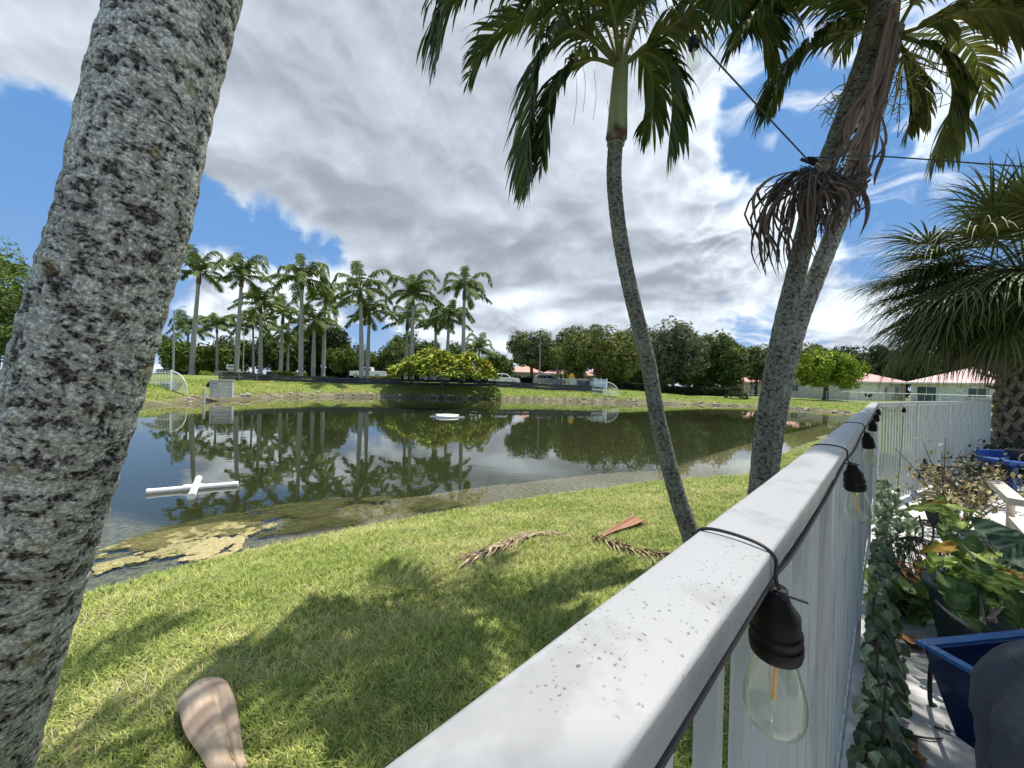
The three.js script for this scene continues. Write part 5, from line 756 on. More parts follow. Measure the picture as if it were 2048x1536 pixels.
// ---------------------------------------------------------------- houses, entry walls, poles
{
  const roofT = tex(256, 256, (x, y) => { const s = Math.abs(Math.sin(x * Math.PI * 16)), r = (y * 12) % 1, n = fbmT(x * 8, y * 8, 4, 8) * 0.25, v = 0.75 + s * 0.3 + n - (r > 0.9 ? 0.25 : 0); return [v, v * (0.98 - n * 0.2), v * (0.98 - n * 0.2)]; }), roofB = tex(256, 256, (x, y) => { const v = Math.abs(Math.sin(x * Math.PI * 16)) * 0.8 * (0.7 + 0.3 * ((y * 12) % 1)); return [v, v, v]; });
  const wallM = (c) => STD({ color: rgb(...c), map: grain, roughness: 0.95 }), pane = PHY({ color: rgb(0.05, 0.07, 0.07), roughness: 0.1 }), trim = STD({ color: rgb(0.72, 0.70, 0.64), roughness: 0.7 }), screen = STD({ color: rgb(0.012, 0.014, 0.013), roughness: 0.9 });
  const house = (label, x0, x1, d0, d1, depth, wallC, roofC, o = {}) => {
    const a = gpos(x0, d0), b = gpos(x1, d1), L = Math.hypot(b.x - a.x, b.z - a.z), t = thing('house', label, 'house', V(a.x, Math.max(a.y, b.y) - 0.1 + (o.lift ?? 0), a.z), null, Math.atan2(-(b.z - a.z), b.x - a.x)), H = o.h ?? 2.75, R = o.roof ?? 1.9, ov = 0.5, wm = wallM(wallC);
    part('wall', new GB().box(L, H, depth, L / 2, H / 2, -depth / 2).geo(), wm, t);
    const rt = roofT.clone(), rb = roofB.clone(); rt.needsUpdate = rb.needsUpdate = true; const rm = STD({ color: rgb(...roofC), map: rt, bumpMap: rb, bumpScale: 0.06, roughness: 0.85 });
    const g = new GB(), y0 = H, y1 = H + R, hip = Math.min(L, depth) / 2 + ov, A = V(-ov, y0, ov), B = V(L + ov, y0, ov), C = V(L + ov, y0, -depth - ov), D = V(-ov, y0, -depth - ov), E = V(o.gableL ? -ov : -ov + hip, y1, -depth / 2), F = V(L + ov - hip, y1, -depth / 2);
    const face = (P, ux) => { const k = g.p.length / 3, n = P[1].clone().sub(P[0]).cross(P[2].clone().sub(P[0])).normalize(); for (const p of P) { g.p.push(p.x, p.y, p.z); g.n.push(n.x, n.y, n.z); g.u.push((ux ? p.z : p.x) / 4, p.y / 2.2); g.c.push(1, 1, 1); } for (let j = 1; j < P.length - 1; j++) g.i.push(k, k + j, k + j + 1); };
    face([A, B, F, E]); face([B, C, F], 1); face([C, D, E, F]); face([D, A, E], 1); const rf = part('roof', g.geo(), rm, t);
    const fas = new GB(); fas.box(L + 2 * ov, 0.2, 0.04, L / 2, H - 0.1, ov - 0.02).box(L + 2 * ov, 0.2, 0.04, L / 2, H - 0.1, -depth - ov + 0.02).box(0.04, 0.2, depth + 2 * ov - 0.09, -ov + 0.02, H - 0.1, -depth / 2).box(0.04, 0.2, depth + 2 * ov - 0.09, L + ov - 0.02, H - 0.1, -depth / 2).box(L + 2 * ov - 0.09, 0.03, ov - 0.045, L / 2, H - 0.18, ov / 2 - 0.02); part('fascia', fas.geo(), trim, rf);
    for (const [u, w, y, h, kind] of o.win ?? []) {
      const cx = u * L; if (kind === 'porch') { const p = part('screen_porch', new GB().box(w, h, 0.06, cx, y + h / 2, 0.031).geo(), screen, t, 'dark screened porch'); for (let k = 0; k <= 3; k++) part('porch_frame', new GB().box(0.07, h, 0.05, cx - w / 2 + k * w / 3, y + h / 2, 0.09).geo(), trim, p); part('porch_frame', new GB().box(w, 0.07, 0.045, cx, y + h * 0.42, 0.092).geo(), trim, p); continue; }
      const f = part(kind === 'door' ? 'sliding_door' : 'window', new GB().box(w, 0.08, 0.1, cx, y + h - 0.04, 0.052).box(w, 0.08, 0.1, cx, y + 0.04, 0.052).box(0.08, h - 0.162, 0.1, cx - w / 2 + 0.04, y + h / 2, 0.052).box(0.08, h - 0.162, 0.1, cx + w / 2 - 0.04, y + h / 2, 0.052).box(0.05, h - 0.162, 0.08, cx, y + h / 2, 0.052).geo(), trim, t);
      part('pane', new GB().box(w - 0.162, h - 0.162, 0.02, cx, y + h / 2, 0.025).geo(), pane, f); if (kind !== 'door') part('sill', new GB().box(w + 0.14, 0.06, 0.16, cx, y - 0.032, 0.08).geo(), trim, f);
    }
    return t;
  };
  const CREAM = [0.86, 0.80, 0.66], PINK = [0.62, 0.34, 0.28], TAN = [0.58, 0.50, 0.33];
  house('tan house with salmon roof behind the grey green oak and utility pole', 1014, 1082, 78, 78, 9, TAN, PINK, { win: [[0.3, 1.9, 0.9, 1.2], [0.62, 0.9, 0.9, 1.2]], roof: 1.7 });
  house('tan house with salmon roof behind the small yellow green palm', 1090, 1150, 82, 82, 9, TAN, PINK, { win: [[0.2, 1.4, 0.9, 1.2], [0.6, 1.4, 0.9, 1.2]], roof: 1.8 });
  house('house with salmon roof in the shade behind the round entry tree', 1165, 1300, 86, 86, 10, TAN, PINK, { win: [[0.3, 1.4, 0.9, 1.2], [0.7, 1.4, 0.9, 1.2]] });
  house('small salmon roofed house seen under the oaks left of the forked palms', 1488, 1546, 80, 80, 9, [0.60, 0.46, 0.34], PINK, { win: [[0.3, 1.2, 0.9, 1.2], [0.75, 1.2, 0.9, 1.2]], roof: 1.6 });
  house('cream house with dark screened porch behind the lime green tree', 1572, 1697, 60, 55, 9, CREAM, PINK, { win: [[0.16, 1.1, 1.0, 1.2], [0.46, 3.2, 0.1, 2.35, 'porch'], [0.86, 2.2, 0.85, 1.25]], roof: 0.9 });
  house('cream house with pink hipped roof to the right of the lime green tree', 1700, 1812, 52, 55, 11, CREAM, [0.66, 0.38, 0.34], { win: [[0.62, 0.75, 0.95, 1.1], [0.82, 0.8, 0.7, 1.5]], roof: 2.3 });
  house('cream house with pale pink roof seen under the drooping fan leaves', 1822, 2052, 52, 44, 11, CREAM, [0.74, 0.52, 0.48], { win: [[0.16, 1.9, 0.12, 2.1, 'door'], [0.62, 1.6, 0.85, 1.25]], roof: 2.2 });
  // entry sign walls
  const wsign = (label, x, d, w, h, y) => { const p = gpos(x, d), t = thing('entry_wall', label, 'entry sign', p, null, 0.1), wm = STD({ color: rgb(0.74, 0.73, 0.70), roughness: 0.85 }); part('wall', new GB().box(w, h * 0.8, 0.35, 0, h * 0.4, 0).box(w * 0.55, h * 0.2, 0.33, 0, h * 0.9, 0).geo(), wm, t); for (const s of [-1, 1]) part('pillar', new GB().box(0.6, h * 1.05, 0.6, s * (w / 2 + 0.32), h * 0.525, 0).box(0.75, 0.12, 0.75, s * (w / 2 + 0.32), h * 1.05 + 0.06, 0).geo(), wm, t); part('sign_panel', new GB().box(w * 0.7, h * 0.5, 0.06, 0, h * 0.58, 0.21).geo(), STD({ color: rgb(0.10, 0.085, 0.11), roughness: 0.4 }), t); const em = new GB(); em.tube([V(-0.25, h * 0.6, 0.25), V(-0.05, h * 0.72, 0.25), V(0.12, h * 0.6, 0.25), V(0.3, h * 0.66, 0.25)], 0.035, 5, [0.7, 0.7, 0.68]); part('emblem', em.geo(), M.white, t); };
  wsign('white stepped entry wall with a dark sign panel under the round tree', 1166, 52, 2.6, 1.25);
  { const p = gpos(456, 62), t = thing('entry_wall', 'low grey entry sign wall with small white panel behind the second royal palm', 'entry sign', p); part('wall', new GB().box(4.2, 0.8, 0.4, 0, 0.4, 0).box(1.8, 0.4, 0.36, 1.0, 1.0, 0).geo(), STD({ color: rgb(0.42, 0.40, 0.38), roughness: 0.9 }), t); part('sign_panel', new GB().box(1.5, 0.75, 0.06, 0.6, 1.5, 0.22).geo(), STD({ color: rgb(0.75, 0.77, 0.75), roughness: 0.6 }), t); const m = new GB(); for (let k = 0; k < 5; k++) m.box(0.13, 0.34 - (k % 2) * 0.06, 0.02, 0.2 + k * 0.2, 1.52, 0.265); part('emblem', m.geo(), STD({ color: rgb(0.05, 0.12, 0.10), roughness: 0.6 }), t); }
  const wallStrip = (label, x0, x1, d, h) => { const a = gpos(x0, d), b = gpos(x1, d), L = a.distanceTo(b), t = thing('panel_fence', label, 'fence', a, null, Math.atan2(-(b.z - a.z), b.x - a.x)), n = Math.max(2, Math.round(L / 1.4)); for (let k = 0; k < n; k++) part('panel', new GB().box(L / n - 0.1, h, 0.06, (k + 0.5) * L / n, h / 2, 0).geo(), STD({ color: rgb(0.68, 0.70, 0.70), roughness: 0.7 }), t); for (let k = 0; k <= n; k++) part('post', new GB().box(0.1, h + 0.12, 0.1, k * L / n, h / 2 + 0.06, 0).geo(), M.white, t); };
  wallStrip('white panel fence between the yellow green palm and the entry wall', 1084, 1136, 61, 1.35); wallStrip('white panel fence from the entry wall to the curved fence', 1190, 1214, 50, 1.3);
  const pole = (name, label, cat, x, y0, d, r, col) => { const p = gpos(x, d), H = at(x, y0, d).y - p.y, t = thing(name, label, cat, p); part('pole', new GB().tube([V(0, -0.1, 0), V(0, H, 0)], (v) => r * (1 - 0.35 * v), 10, col).geo(), M.plain, t); return [t, H]; };
  { const [t, H] = pole('street_lamp', 'tall grey street lamp just right of the thick near trunk', 'street lamp', 346, 622, 54, 0.14, [0.33, 0.33, 0.32]); part('arm', new GB().tube(curve([V(0, H - 0.1, 0), V(0.6, H + 0.4, 0), V(1.3, H + 0.7, 0)], 8), 0.04, 6, [0.4, 0.4, 0.4]).geo(), M.plain, t); part('lamp_head', new GB().box(0.55, 0.1, 0.22, 1.45, H + 0.68, 0).geo(), M.white, t); }
  { const [t, H] = pole('utility_pole', 'grey utility pole in front of the grey green oak', 'pole', 1079, 674, 58, 0.15, [0.24, 0.225, 0.205]); part('arm', new GB().tube([V(0, H - 0.2, 0), V(-0.8, H + 0.1, 0)], 0.03, 6, [0.3, 0.3, 0.3]).geo(), M.plain, t); part('lamp_head', new GB().box(0.5, 0.1, 0.2, -1.0, H + 0.12, 0).geo(), M.plain, t); }
  { const [t, H] = pole('street_lamp', 'thin grey lamp pole between the second and middle royal palms', 'street lamp', 486, 655, 60, 0.09, [0.36, 0.35, 0.33]); part('lamp_head', new GB().box(0.35, 0.1, 0.2, -0.15, H, 0).geo(), M.white, t); }
  { const [t] = pole('marker_pole', 'slim white pole between the yellow green palm and the warning sign', 'pole', 1126, 744, 52, 0.05, [0.75, 0.75, 0.73]); part('pole_cap', new GB().box(0.14, 0.08, 0.14, 0, 2.0, 0).geo(), M.white, t); }
  { const [t, H] = pole('warning_sign', 'yellow diamond warning sign left of the white entry wall', 'road sign', 1143, 748, 50, 0.035, [0.4, 0.4, 0.4]); part('sign_plate', new GB().box(0.62, 0.62, 0.03, 0, H - 0.25, 0.055, 0, [1, 1, 1], 0, Math.PI / 4).geo(), STD({ color: rgb(0.75, 0.36, 0.02), roughness: 0.5 }), t); }
  { const [t, H] = pole('garden_light', 'small black path light on the lawn left of the forked palms', 'lamp', 1502, 766, 46, 0.03, [0.02, 0.02, 0.02]); part('lamp_head', new GB().box(0.2, 0.25, 0.2, 0, H - 0.1, 0).geo(), M.black, t); }
  // yard fence and barbecue
  { const a = gpos(1696, 42.5), b = gpos(1768, 39), c = gpos(2040, 31), t = thing('yard_fence', 'thin white fence around the yard of the cream houses', 'fence', V(0, 0, 0)); const y = 0.62, H = 1.15, line = (p, q) => { const L = p.distanceTo(q), n = Math.round(L / 0.5); for (const h of [H, 0.12]) part('rail', new GB().tube([p.clone().setY(y + h), q.clone().setY(y + h)], 0.028, 6, [0.75, 0.76, 0.74]).geo(), M.white, t); for (let k = 0; k <= n; k++) { const o = p.clone().lerp(q, k / n).setY(0); part(k % 4 ? 'picket' : 'post', new GB().tube([o.clone().setY(y - 0.05), o.clone().setY(y + H)], k % 4 ? 0.010 : 0.032, 5, [0.75, 0.76, 0.74]).geo(), M.white, t); } }; line(a, b); line(b, c); const a2 = a.clone().add(V(1.5, 0, -6)); line(a, a2); }
  { const p = gpos(1738, 43.5), t = thing('barbecue', 'small black barbecue behind the thin white yard fence', 'barbecue', p); part('bowl', new GB().add(new THREE.SphereGeometry(0.32, 16, 10), new THREE.Matrix4().makeScale(1.2, 0.75, 1).setPosition(0, 0.85, 0)).geo(), M.black, t); for (const [x, z] of [[-0.2, 0.15], [0.2, 0.15], [0, -0.2]]) part('leg', new GB().tube([V(x * 0.6, 0.7, z * 0.6), V(x * 1.4, 0, z * 1.4)], 0.02, 5).geo(), M.black, t); part('shelf', new GB().box(0.35, 0.03, 0.4, 0.5, 0.88, 0).geo(), M.black, t); }
  { const y = (x, d, l) => { const p = gpos(x, d), t = thing('garden_chair', l, 'chair', p, null, -0.4), m = STD({ color: rgb(0.05, 0.07, 0.08), roughness: 0.7 }); part('seat', new GB().box(0.5, 0.05, 0.5, 0, 0.42, 0).geo(), m, t); part('backrest', new GB().box(0.5, 0.5, 0.05, 0, 0.7, -0.24).geo(), m, t); for (const a of [-1, 1]) for (const c of [-1, 1]) part('leg', new GB().box(0.04, 0.4, 0.04, a * 0.22, 0.2, c * 0.22).geo(), m, t); }; y(1846, 41, 'dark garden chair behind the yard fence, left one by the sliding door'); y(1862, 42, 'dark garden chair behind the yard fence, right one by the sliding door'); }
}
// ---------------------------------------------------------------- fan palm by the end of the fence
{
  const base = at(2030, 930, 7.4); base.y = 0.5; const hub = at(2066, 560, 7.4), t = thing('fan_palm', 'shaggy fan palm with criss cross leaf bases at the end of the white fence', 'palm tree', V(base.x, base.y, base.z)), h = hub.clone().sub(base), r = RNG(91);
  const ax = (v) => V(h.x * v * v, h.y * v, h.z * v), b = new GB();
  part('trunk', new GB().tube([...Array(16)].map((_, j) => ax(j / 15)), (v) => lerp(0.24, 0.2, v), 20, [0.13, 0.10, 0.075]).geo(), M.bark, t);
  for (let k = 0; k < 150; k++) {                        // old leaf bases
    const v = k / 150 * 0.92, a = k * 2.39996 + 0.4, c = ax(v), R = lerp(0.235, 0.2, v), o = V(Math.cos(a), 0, Math.sin(a)), s = V(-o.z, 0, o.x), up = v > 0.55 ? 0.9 : 0.55, l = (v > 0.6 ? 0.34 : 0.2) * (0.8 + r() * 0.5);
    for (const q of [-1, 1]) { const p0 = c.clone().addScaledVector(o, R).addScaledVector(s, q * 0.085), p1 = c.clone().addScaledVector(o, R + 0.055).addScaledVector(s, q * 0.012).add(V(0, 0.15, 0)); b.tube([p0, p0.clone().lerp(p1, 0.5).addScaledVector(o, 0.03), p1], (u) => 0.05 * (1 - 0.25 * u), 6, vary(mixc([0.34, 0.28, 0.21], [0.17, 0.13, 0.095], r()), r, 0.2)); }
    if (v > 0.35 && r() < 0.4) { const p = c.clone().addScaledVector(o, R + 0.05).add(V(0, 0.14, 0)); b.tube([p, p.clone().addScaledVector(o, l * (1 + v)).add(V(0, l * up, 0))], (u) => 0.028 * (1 - 0.3 * u), 6, vary([0.22, 0.17, 0.11], r, 0.3)); }
  }
  part('leaf_bases', b.geo(), M.bark, t).userData.kind = 'stuff';
  const fanLeaf = (d, el, petL, L, seed, cols, droop, dead) => {
    const q = RNG(seed), dir = V(Math.cos(d) * Math.cos(el), Math.sin(el), Math.sin(d) * Math.cos(el)), o = V(Math.cos(d), 0, Math.sin(d)), S = V(-o.z, 0, o.x), c0 = h.clone().addScaledVector(o, 0.15), P = [c0], p = c0.clone(), dd = dir.clone();
    for (let j = 0; j < 8; j++) { dd.y -= (dead ? 0.16 : 0.10); dd.normalize(); p.addScaledVector(dd, petL / 8); P.push(p.clone()); }
    const g = new GB(), n = 44; let N = S.clone().cross(dd).normalize(); if (N.y < 0) N.negate();
    for (let k = 0; k < n; k++) {
      const a = lerp(-2.05, 2.05, k / (n - 1)) + (q() - 0.5) * 0.04, along = 1 - Math.abs(a) / 2.05, st = p.clone().addScaledVector(dd, along * 0.28).addScaledVector(V(0, -1, 0), along * along * 0.06), e = dd.clone().multiplyScalar(Math.cos(a)).addScaledVector(S, Math.sin(a)).addScaledVector(N, 0.18 + (k % 2 ? 0.05 : -0.05)).normalize(), l = L * (0.72 + 0.28 * along) * (0.88 + q() * 0.24), C = [st.clone()], x = st.clone(), m = 6, dr = droop * (0.7 + q() * 0.7);
      for (let j = 0; j < m; j++) { e.y -= dr * Math.pow((j + 1) / m, 1.6); e.add(V(q() - 0.5, 0, q() - 0.5).multiplyScalar(dead ? 0.25 : 0.06)).normalize(); x.addScaledVector(e, l / m); C.push(x.clone()); }
      g.strip(C, S.clone().multiplyScalar(Math.cos(a)).addScaledVector(dd, -Math.sin(a)), [0.010, 0.020, 0.021, 0.016, 0.010, 0.005, 0.0012], 0.45, vary(mixc(cols[0], cols[1], q()), q, 0.3));
    }
    const f = part('fan_leaf', g.geo(), dead ? M.dry : M.leafNear, t, dead ? 'dead brown drooping fan leaf' : undefined); part('petiole', new GB().tube(P, (u) => 0.020 * (1 - 0.5 * u), 6, dead ? [0.16, 0.11, 0.07] : [0.10, 0.12, 0.04]).geo(), M.plain, f);
  };
  const GR = [[0.045, 0.064, 0.012], [0.145, 0.165, 0.042]], DD = [[0.10, 0.075, 0.055], [0.24, 0.18, 0.13]];
  for (let k = 0; k < 84; k++) { const f = k / 84, el = lerp(1.4, -0.38, Math.pow(f, 0.85)) + (r() - 0.5) * 0.3; fanLeaf(k * 2.39996 + 0.3, el, 0.95 + r() * 0.7, 1.2 + r() * 0.25, 300 + k, GR, lerp(0.32, 0.62, f)); }
  for (let k = 0; k < 22; k++) fanLeaf(2.1 + r() * 2.0, -0.25 + k / 22 * 1.05, 0.75 + r() * 0.75, 1.25, 800 + k, GR, 0.5);
  for (let k = 0; k < 9; k++) fanLeaf(k * 2.39996 + 1.1, -0.2 - r() * 0.4, 1.15 + r() * 0.45, 0.85, 400 + k, DD, 0.8, true);
  fanLeaf(2.85, -0.2, 1.5, 0.9, 601, DD, 0.9, true); fanLeaf(3.25, -0.3, 1.25, 0.9, 602, DD, 0.95, true);
  for (const [d, e] of [[3.0, 0.15], [2.7, -0.2], [3.4, -0.05], [3.15, -0.2], [2.4, 0.2], [3.7, 0.1]]) fanLeaf(d, e, 1.5, 1.25, Math.round(500 + d * 10 + e * 100 + 60), GR, 0.55);
}
// ---------------------------------------------------------------- plants and pots on the patio
const heart = (L, W, cols, seed, bend = 0.25, cup = 0.2) => {     // one broad heart shaped blade: stalk joint at the origin, tip along +x, face up
  const r = RNG(seed), g = new GB(), n = 16, m = 8;
  g.grid(m, n, (u, v) => { const x = v, wS = Math.pow(Math.sin(Math.PI * Math.pow(clamp(x * 0.96 + 0.04, 0, 1), 0.62)), 0.9), s = (u - 0.5) * 2, lobe = x < 0.2 ? -0.22 * Math.abs(s) * (1 - x / 0.2) : 0; return V(L * (x + lobe), -bend * L * x * x + cup * W * Math.abs(s) * wS * 0.6 + 0.012 * Math.sin(x * 19 + Math.abs(s) * 6) * Math.abs(s), s * W * 0.5 * (wS + (x < 0.03 ? 0.25 : 0))); },
    (u, v) => { const s = Math.abs(u - 0.5) * 2, vein = Math.min(s * 2.2, Math.abs(((v * 7 - s * 1.6) % 1 + 1) % 1 - 0.5) * 2.4); const c = mixc(cols[1], cols[0], clamp(vein * 1.4, 0, 1)); return mixc(c, cols[2] ?? cols[0], clamp(n2(u * 4 + seed, v * 4) * 1.5, 0, 0.7)); }); return g.geo();
};
const LG = [[0.17, 0.27, 0.03], [0.34, 0.42, 0.10], [0.38, 0.38, 0.05]], DG = [[0.06, 0.12, 0.02], [0.14, 0.22, 0.06], [0.10, 0.16, 0.02]], ZB = [[0.02, 0.06, 0.02], [0.34, 0.42, 0.26], [0.03, 0.08, 0.03]], OR = [[0.35, 0.27, 0.03], [0.45, 0.22, 0.03], [0.20, 0.22, 0.03]];
const place = (t, name, g, m, p, yaw, pitch, roll = 0, sc = 1) => { const o = part(name, g, m, t); o.position.copy(p); o.rotation.set(roll, yaw, pitch, 'YZX'); o.scale.setScalar(sc); return o; };
const floorAt = (x, y) => onY(x, y, PATIO);
const potGeo = (r0, r1, h, col) => { const P = [[0, 0], [r0 * 0.96, 0], [r0, 0.02], [r1 * 0.97, h - 0.04], [r1 * 1.06, h - 0.035], [r1 * 1.06, h], [r1 * 0.92, h], [r1 * 0.9, h - 0.06], [0, h - 0.065]]; return new GB().add(new THREE.LatheGeometry(P.map(([a, b]) => new THREE.Vector2(a, b)), 32), null, col).geo(); };
{
  const r = RNG(55);
  // elephant ear and its dark teal pot
  const q = at(1958, 1238, 1.92); const pot = thing('plant_pot', 'big dark teal pot behind the blue planter', 'pot', V(q.x + 0.02, PATIO, q.z)); part('pot', potGeo(0.15, 0.205, 0.34, [0.005, 0.026, 0.03]), STD({ vertexColors: true, roughness: 0.35 }), pot); part('soil', new THREE.CylinderGeometry(0.18, 0.18, 0.03, 24), STD({ color: rgb(0.03, 0.022, 0.016), roughness: 1 }), pot).position.y = 0.285;
  const P0 = V(q.x + 0.02, PATIO + 0.29, q.z), el = thing('elephant_ear_plant', 'leafy plant with broad bright green and striped leaves in the teal pot', 'plant', P0);
  // leaf blades: joint pixel, distance, length, width, colours, direction of the tip in degrees, how far it faces the viewer
  const blade = (t, P, [x, y, d, l, w, c, ph, f], k, m) => {
    const q = at(x, y, d), p = q.clone().sub(P), cam = camera.position.clone().sub(q).normalize(), n = V(0, 1, 0).lerp(cam, f).add(V(r() - 0.5, 0, r() - 0.5).multiplyScalar(0.3)).normalize(), a = ph * Math.PI / 180, rt = V(0, 1, 0).cross(cam).normalize(), up = cam.clone().cross(rt), tip = rt.multiplyScalar(Math.cos(a)).addScaledVector(up, Math.sin(a)); tip.addScaledVector(n, -tip.dot(n)).normalize();
    const o = part('leaf', heart(l, w, c, 20 + k, 0.18 + r() * 0.25, 0.12 + r() * 0.12), m ?? M.leafNear, t); o.position.copy(p); o.quaternion.setFromRotationMatrix(new THREE.Matrix4().makeBasis(tip, n, tip.clone().cross(n)));
    part('stalk', new GB().tube(curve([V(0, 0.03, 0), V(p.x * 0.45, p.y * 0.6, p.z * 0.45), p], 12), 0.0042, 6, [0.18, 0.22, 0.08]).geo(), M.plain, t);
  };
  [[1925, 1078, 1.9, 0.15, 0.13, DG, -80, 0.75], [1908, 1096, 1.85, 0.13, 0.08, OR, 200, 0.4], [1874, 1113, 1.8, 0.09, 0.06, LG, -100, 0.6], [1950, 1060, 2.1, 0.30, 0.19, ZB, -32, 0.55], [1985, 1092, 2.0, 0.27, 0.17, ZB, -30, 0.5], [2022, 1125, 1.9, 0.2, 0.14, ZB, 40, 0.6], [2030, 1150, 1.85, 0.2, 0.12, ZB, -40, 0.5],
    [1905, 1158, 1.72, 0.15, 0.12, DG, -70, 0.8], [1930, 1145, 1.74, 0.14, 0.1, DG, -110, 0.7], [1958, 1162, 1.66, 0.09, 0.04, LG, 130, 0.5], [1958, 1164, 1.66, 0.10, 0.04, LG, 170, 0.4], [1960, 1164, 1.66, 0.11, 0.045, LG, -25, 0.5], [1962, 1160, 1.68, 0.13, 0.05, LG, 18, 0.5], [1992, 1150, 1.7, 0.12, 0.05, LG, -5, 0.5], [2012, 1146, 1.75, 0.14, 0.05, OR, 0, 0.5], [1973, 1203, 1.6, 0.05, 0.035, LG, 10, 0.6], [1960, 1256, 1.5, 0.10, 0.05, DG, 150, 0.7],
    [1912, 1128, 1.78, 0.13, 0.09, LG, 205, 0.35], [1935, 1115, 1.82, 0.12, 0.08, LG, 10, 0.4], [1948, 1132, 1.76, 0.14, 0.1, DG, -50, 0.7], [1900, 1135, 1.76, 0.1, 0.06, LG, 150, 0.3], [1985, 1172, 1.72, 0.15, 0.1, DG, -60, 0.6], [2010, 1185, 1.72, 0.15, 0.11, DG, -75, 0.7], [1940, 1180, 1.68, 0.13, 0.1, DG, -85, 0.7], [1920, 1190, 1.66, 0.11, 0.08, DG, -100, 0.7], [1965, 1112, 1.85, 0.12, 0.06, LG, 60, 0.4]].forEach((a, k) => blade(el, P0, a, k));
  const st = new GB(); for (const pts of [[[1990, 1245, 1.75], [1950, 1120, 1.8], [1925, 1090, 1.85]], [[2030, 1215, 1.8], [1990, 1110, 1.85], [1960, 1070, 1.9]], [[1968, 1250, 1.6], [1960, 1195, 1.65], [1958, 1170, 1.68]], [[1975, 1240, 1.6], [2002, 1210, 1.65], [1995, 1170, 1.7]], [[1960, 1268, 1.5], [1910, 1235, 1.55], [1885, 1215, 1.6], [1870, 1200, 1.62]]]) st.tube(curve(pts.map((p) => at(...p).sub(P0)), 14), (v) => 0.008 * (1 - 0.5 * v), 6, [0.42, 0.37, 0.29]); part('woody_stem', st.geo(), M.bark, el);
  // plant on the black iron stand
  const s0 = floorAt(1878, 1108), sp = thing('plant_stand', 'black iron plant stand beside the wire globe', 'plant stand', V(s0.x, PATIO, s0.z)); const ring = (y, R) => new THREE.TorusGeometry(R, 0.006, 6, 28).rotateX(Math.PI / 2).translate(0, y, 0);
  part('ring', new GB().add(ring(0.24, 0.12)).add(ring(0.11, 0.1)).geo(), M.black, sp); for (let k = 0; k < 4; k++) { const a = k * 1.571 + 0.5; part('leg', new GB().tube(curve([V(Math.cos(a) * 0.17, 0, Math.sin(a) * 0.17), V(Math.cos(a) * 0.1, 0.11, Math.sin(a) * 0.1), V(Math.cos(a) * 0.125, 0.30, Math.sin(a) * 0.125)], 10), 0.007, 6).geo(), M.black, sp); }
  const tray = new GB(); for (let k = -3; k <= 3; k++) { const w = Math.sqrt(0.12 * 0.12 - (k * 0.033) ** 2) ; tray.box(w * 2, 0.005, 0.005, 0, 0.24, k * 0.033); tray.box(0.005, 0.005, w * 2, k * 0.033, 0.246, 0); } part('tray_grid', tray.geo(), M.black, sp);
  const P1 = V(s0.x, PATIO + 0.25, s0.z), pl = thing('potted_plant', 'small pot with light green leaves on the black iron stand', 'plant', P1); part('pot', potGeo(0.07, 0.095, 0.14, [0.02, 0.02, 0.022]), STD({ vertexColors: true, roughness: 0.5 }), pl);
  [[1880, 1010, 2.6, 0.17, 0.08, OR, 178, 0.3], [1880, 1018, 2.55, 0.17, 0.09, LG, 205, 0.35], [1884, 1013, 2.6, 0.17, 0.08, LG, 2, 0.3], [1885, 1020, 2.5, 0.13, 0.08, LG, -50, 0.6], [1902, 1052, 2.4, 0.14, 0.07, LG, 55, 0.5], [1872, 1012, 2.65, 0.1, 0.06, DG, 140, 0.5], [1878, 1005, 2.65, 0.09, 0.06, LG, 80, 0.4], [1895, 1040, 2.45, 0.12, 0.07, LG, -15, 0.4], [1888, 1052, 2.4, 0.1, 0.07, DG, -90, 0.6], [1912, 1062, 2.3, 0.1, 0.06, LG, 20, 0.4]].forEach((a, k) => blade(pl, P1, a, 50 + k));
  // wire globe
  const gq = floorAt(1828, 1165), gl = thing('wire_globe', 'black wire globe ornament on the patio by the ivy', 'ornament', V(gq.x, PATIO + 0.165, gq.z)), gw = new GB(); for (let k = 0; k < 22; k++) { const g = new THREE.TorusGeometry(0.155 * (0.92 + r() * 0.1), 0.0026, 5, 40); g.rotateX((r() - 0.5) * 0.5).rotateY(r() * 3.14).rotateZ((r() - 0.5) * 0.4); gw.add(g); } for (let k = 0; k < 7; k++) { const g = new THREE.TorusGeometry(0.155 * Math.cos((k - 5) * 0.13), 0.0022, 5, 36).rotateX(Math.PI / 2 + (r() - 0.5) * 0.5).translate(0, -0.05 - k * 0.012, 0); gw.add(g); } part('wires', gw.geo(), M.black, gl); part('hook', new GB().tube(curve([V(0, 0.14, 0), V(0, 0.2, 0), V(0.02, 0.23, 0), V(0.035, 0.21, 0)], 10), 0.004, 6).geo(), M.black, gl); part('star', new GB().add(new THREE.TetrahedronGeometry(0.016), new THREE.Matrix4().setPosition(0.02, -0.03, 0.12), [0.3, 0.03, 0.04]).geo(), M.plain, gl, 'small red star hanging in the globe');
  // blue planter on its iron stand
  const A = onY(1845, 1287, PATIO + 0.46), Cc = onY(1955, 1276, PATIO + 0.46), w = 0.62, dp = 0.36, tp = thing('planter_box', 'tapered glossy blue planter box beside the dark grey cover', 'planter', V(A.x, PATIO, A.z), null, Math.atan2(-(Cc.z - A.z), Cc.x - A.x)), blue = PHY({ color: rgb(0.002, 0.013, 0.062), roughness: 0.22, clearcoat: 0.6, clearcoatRoughness: 0.1 });
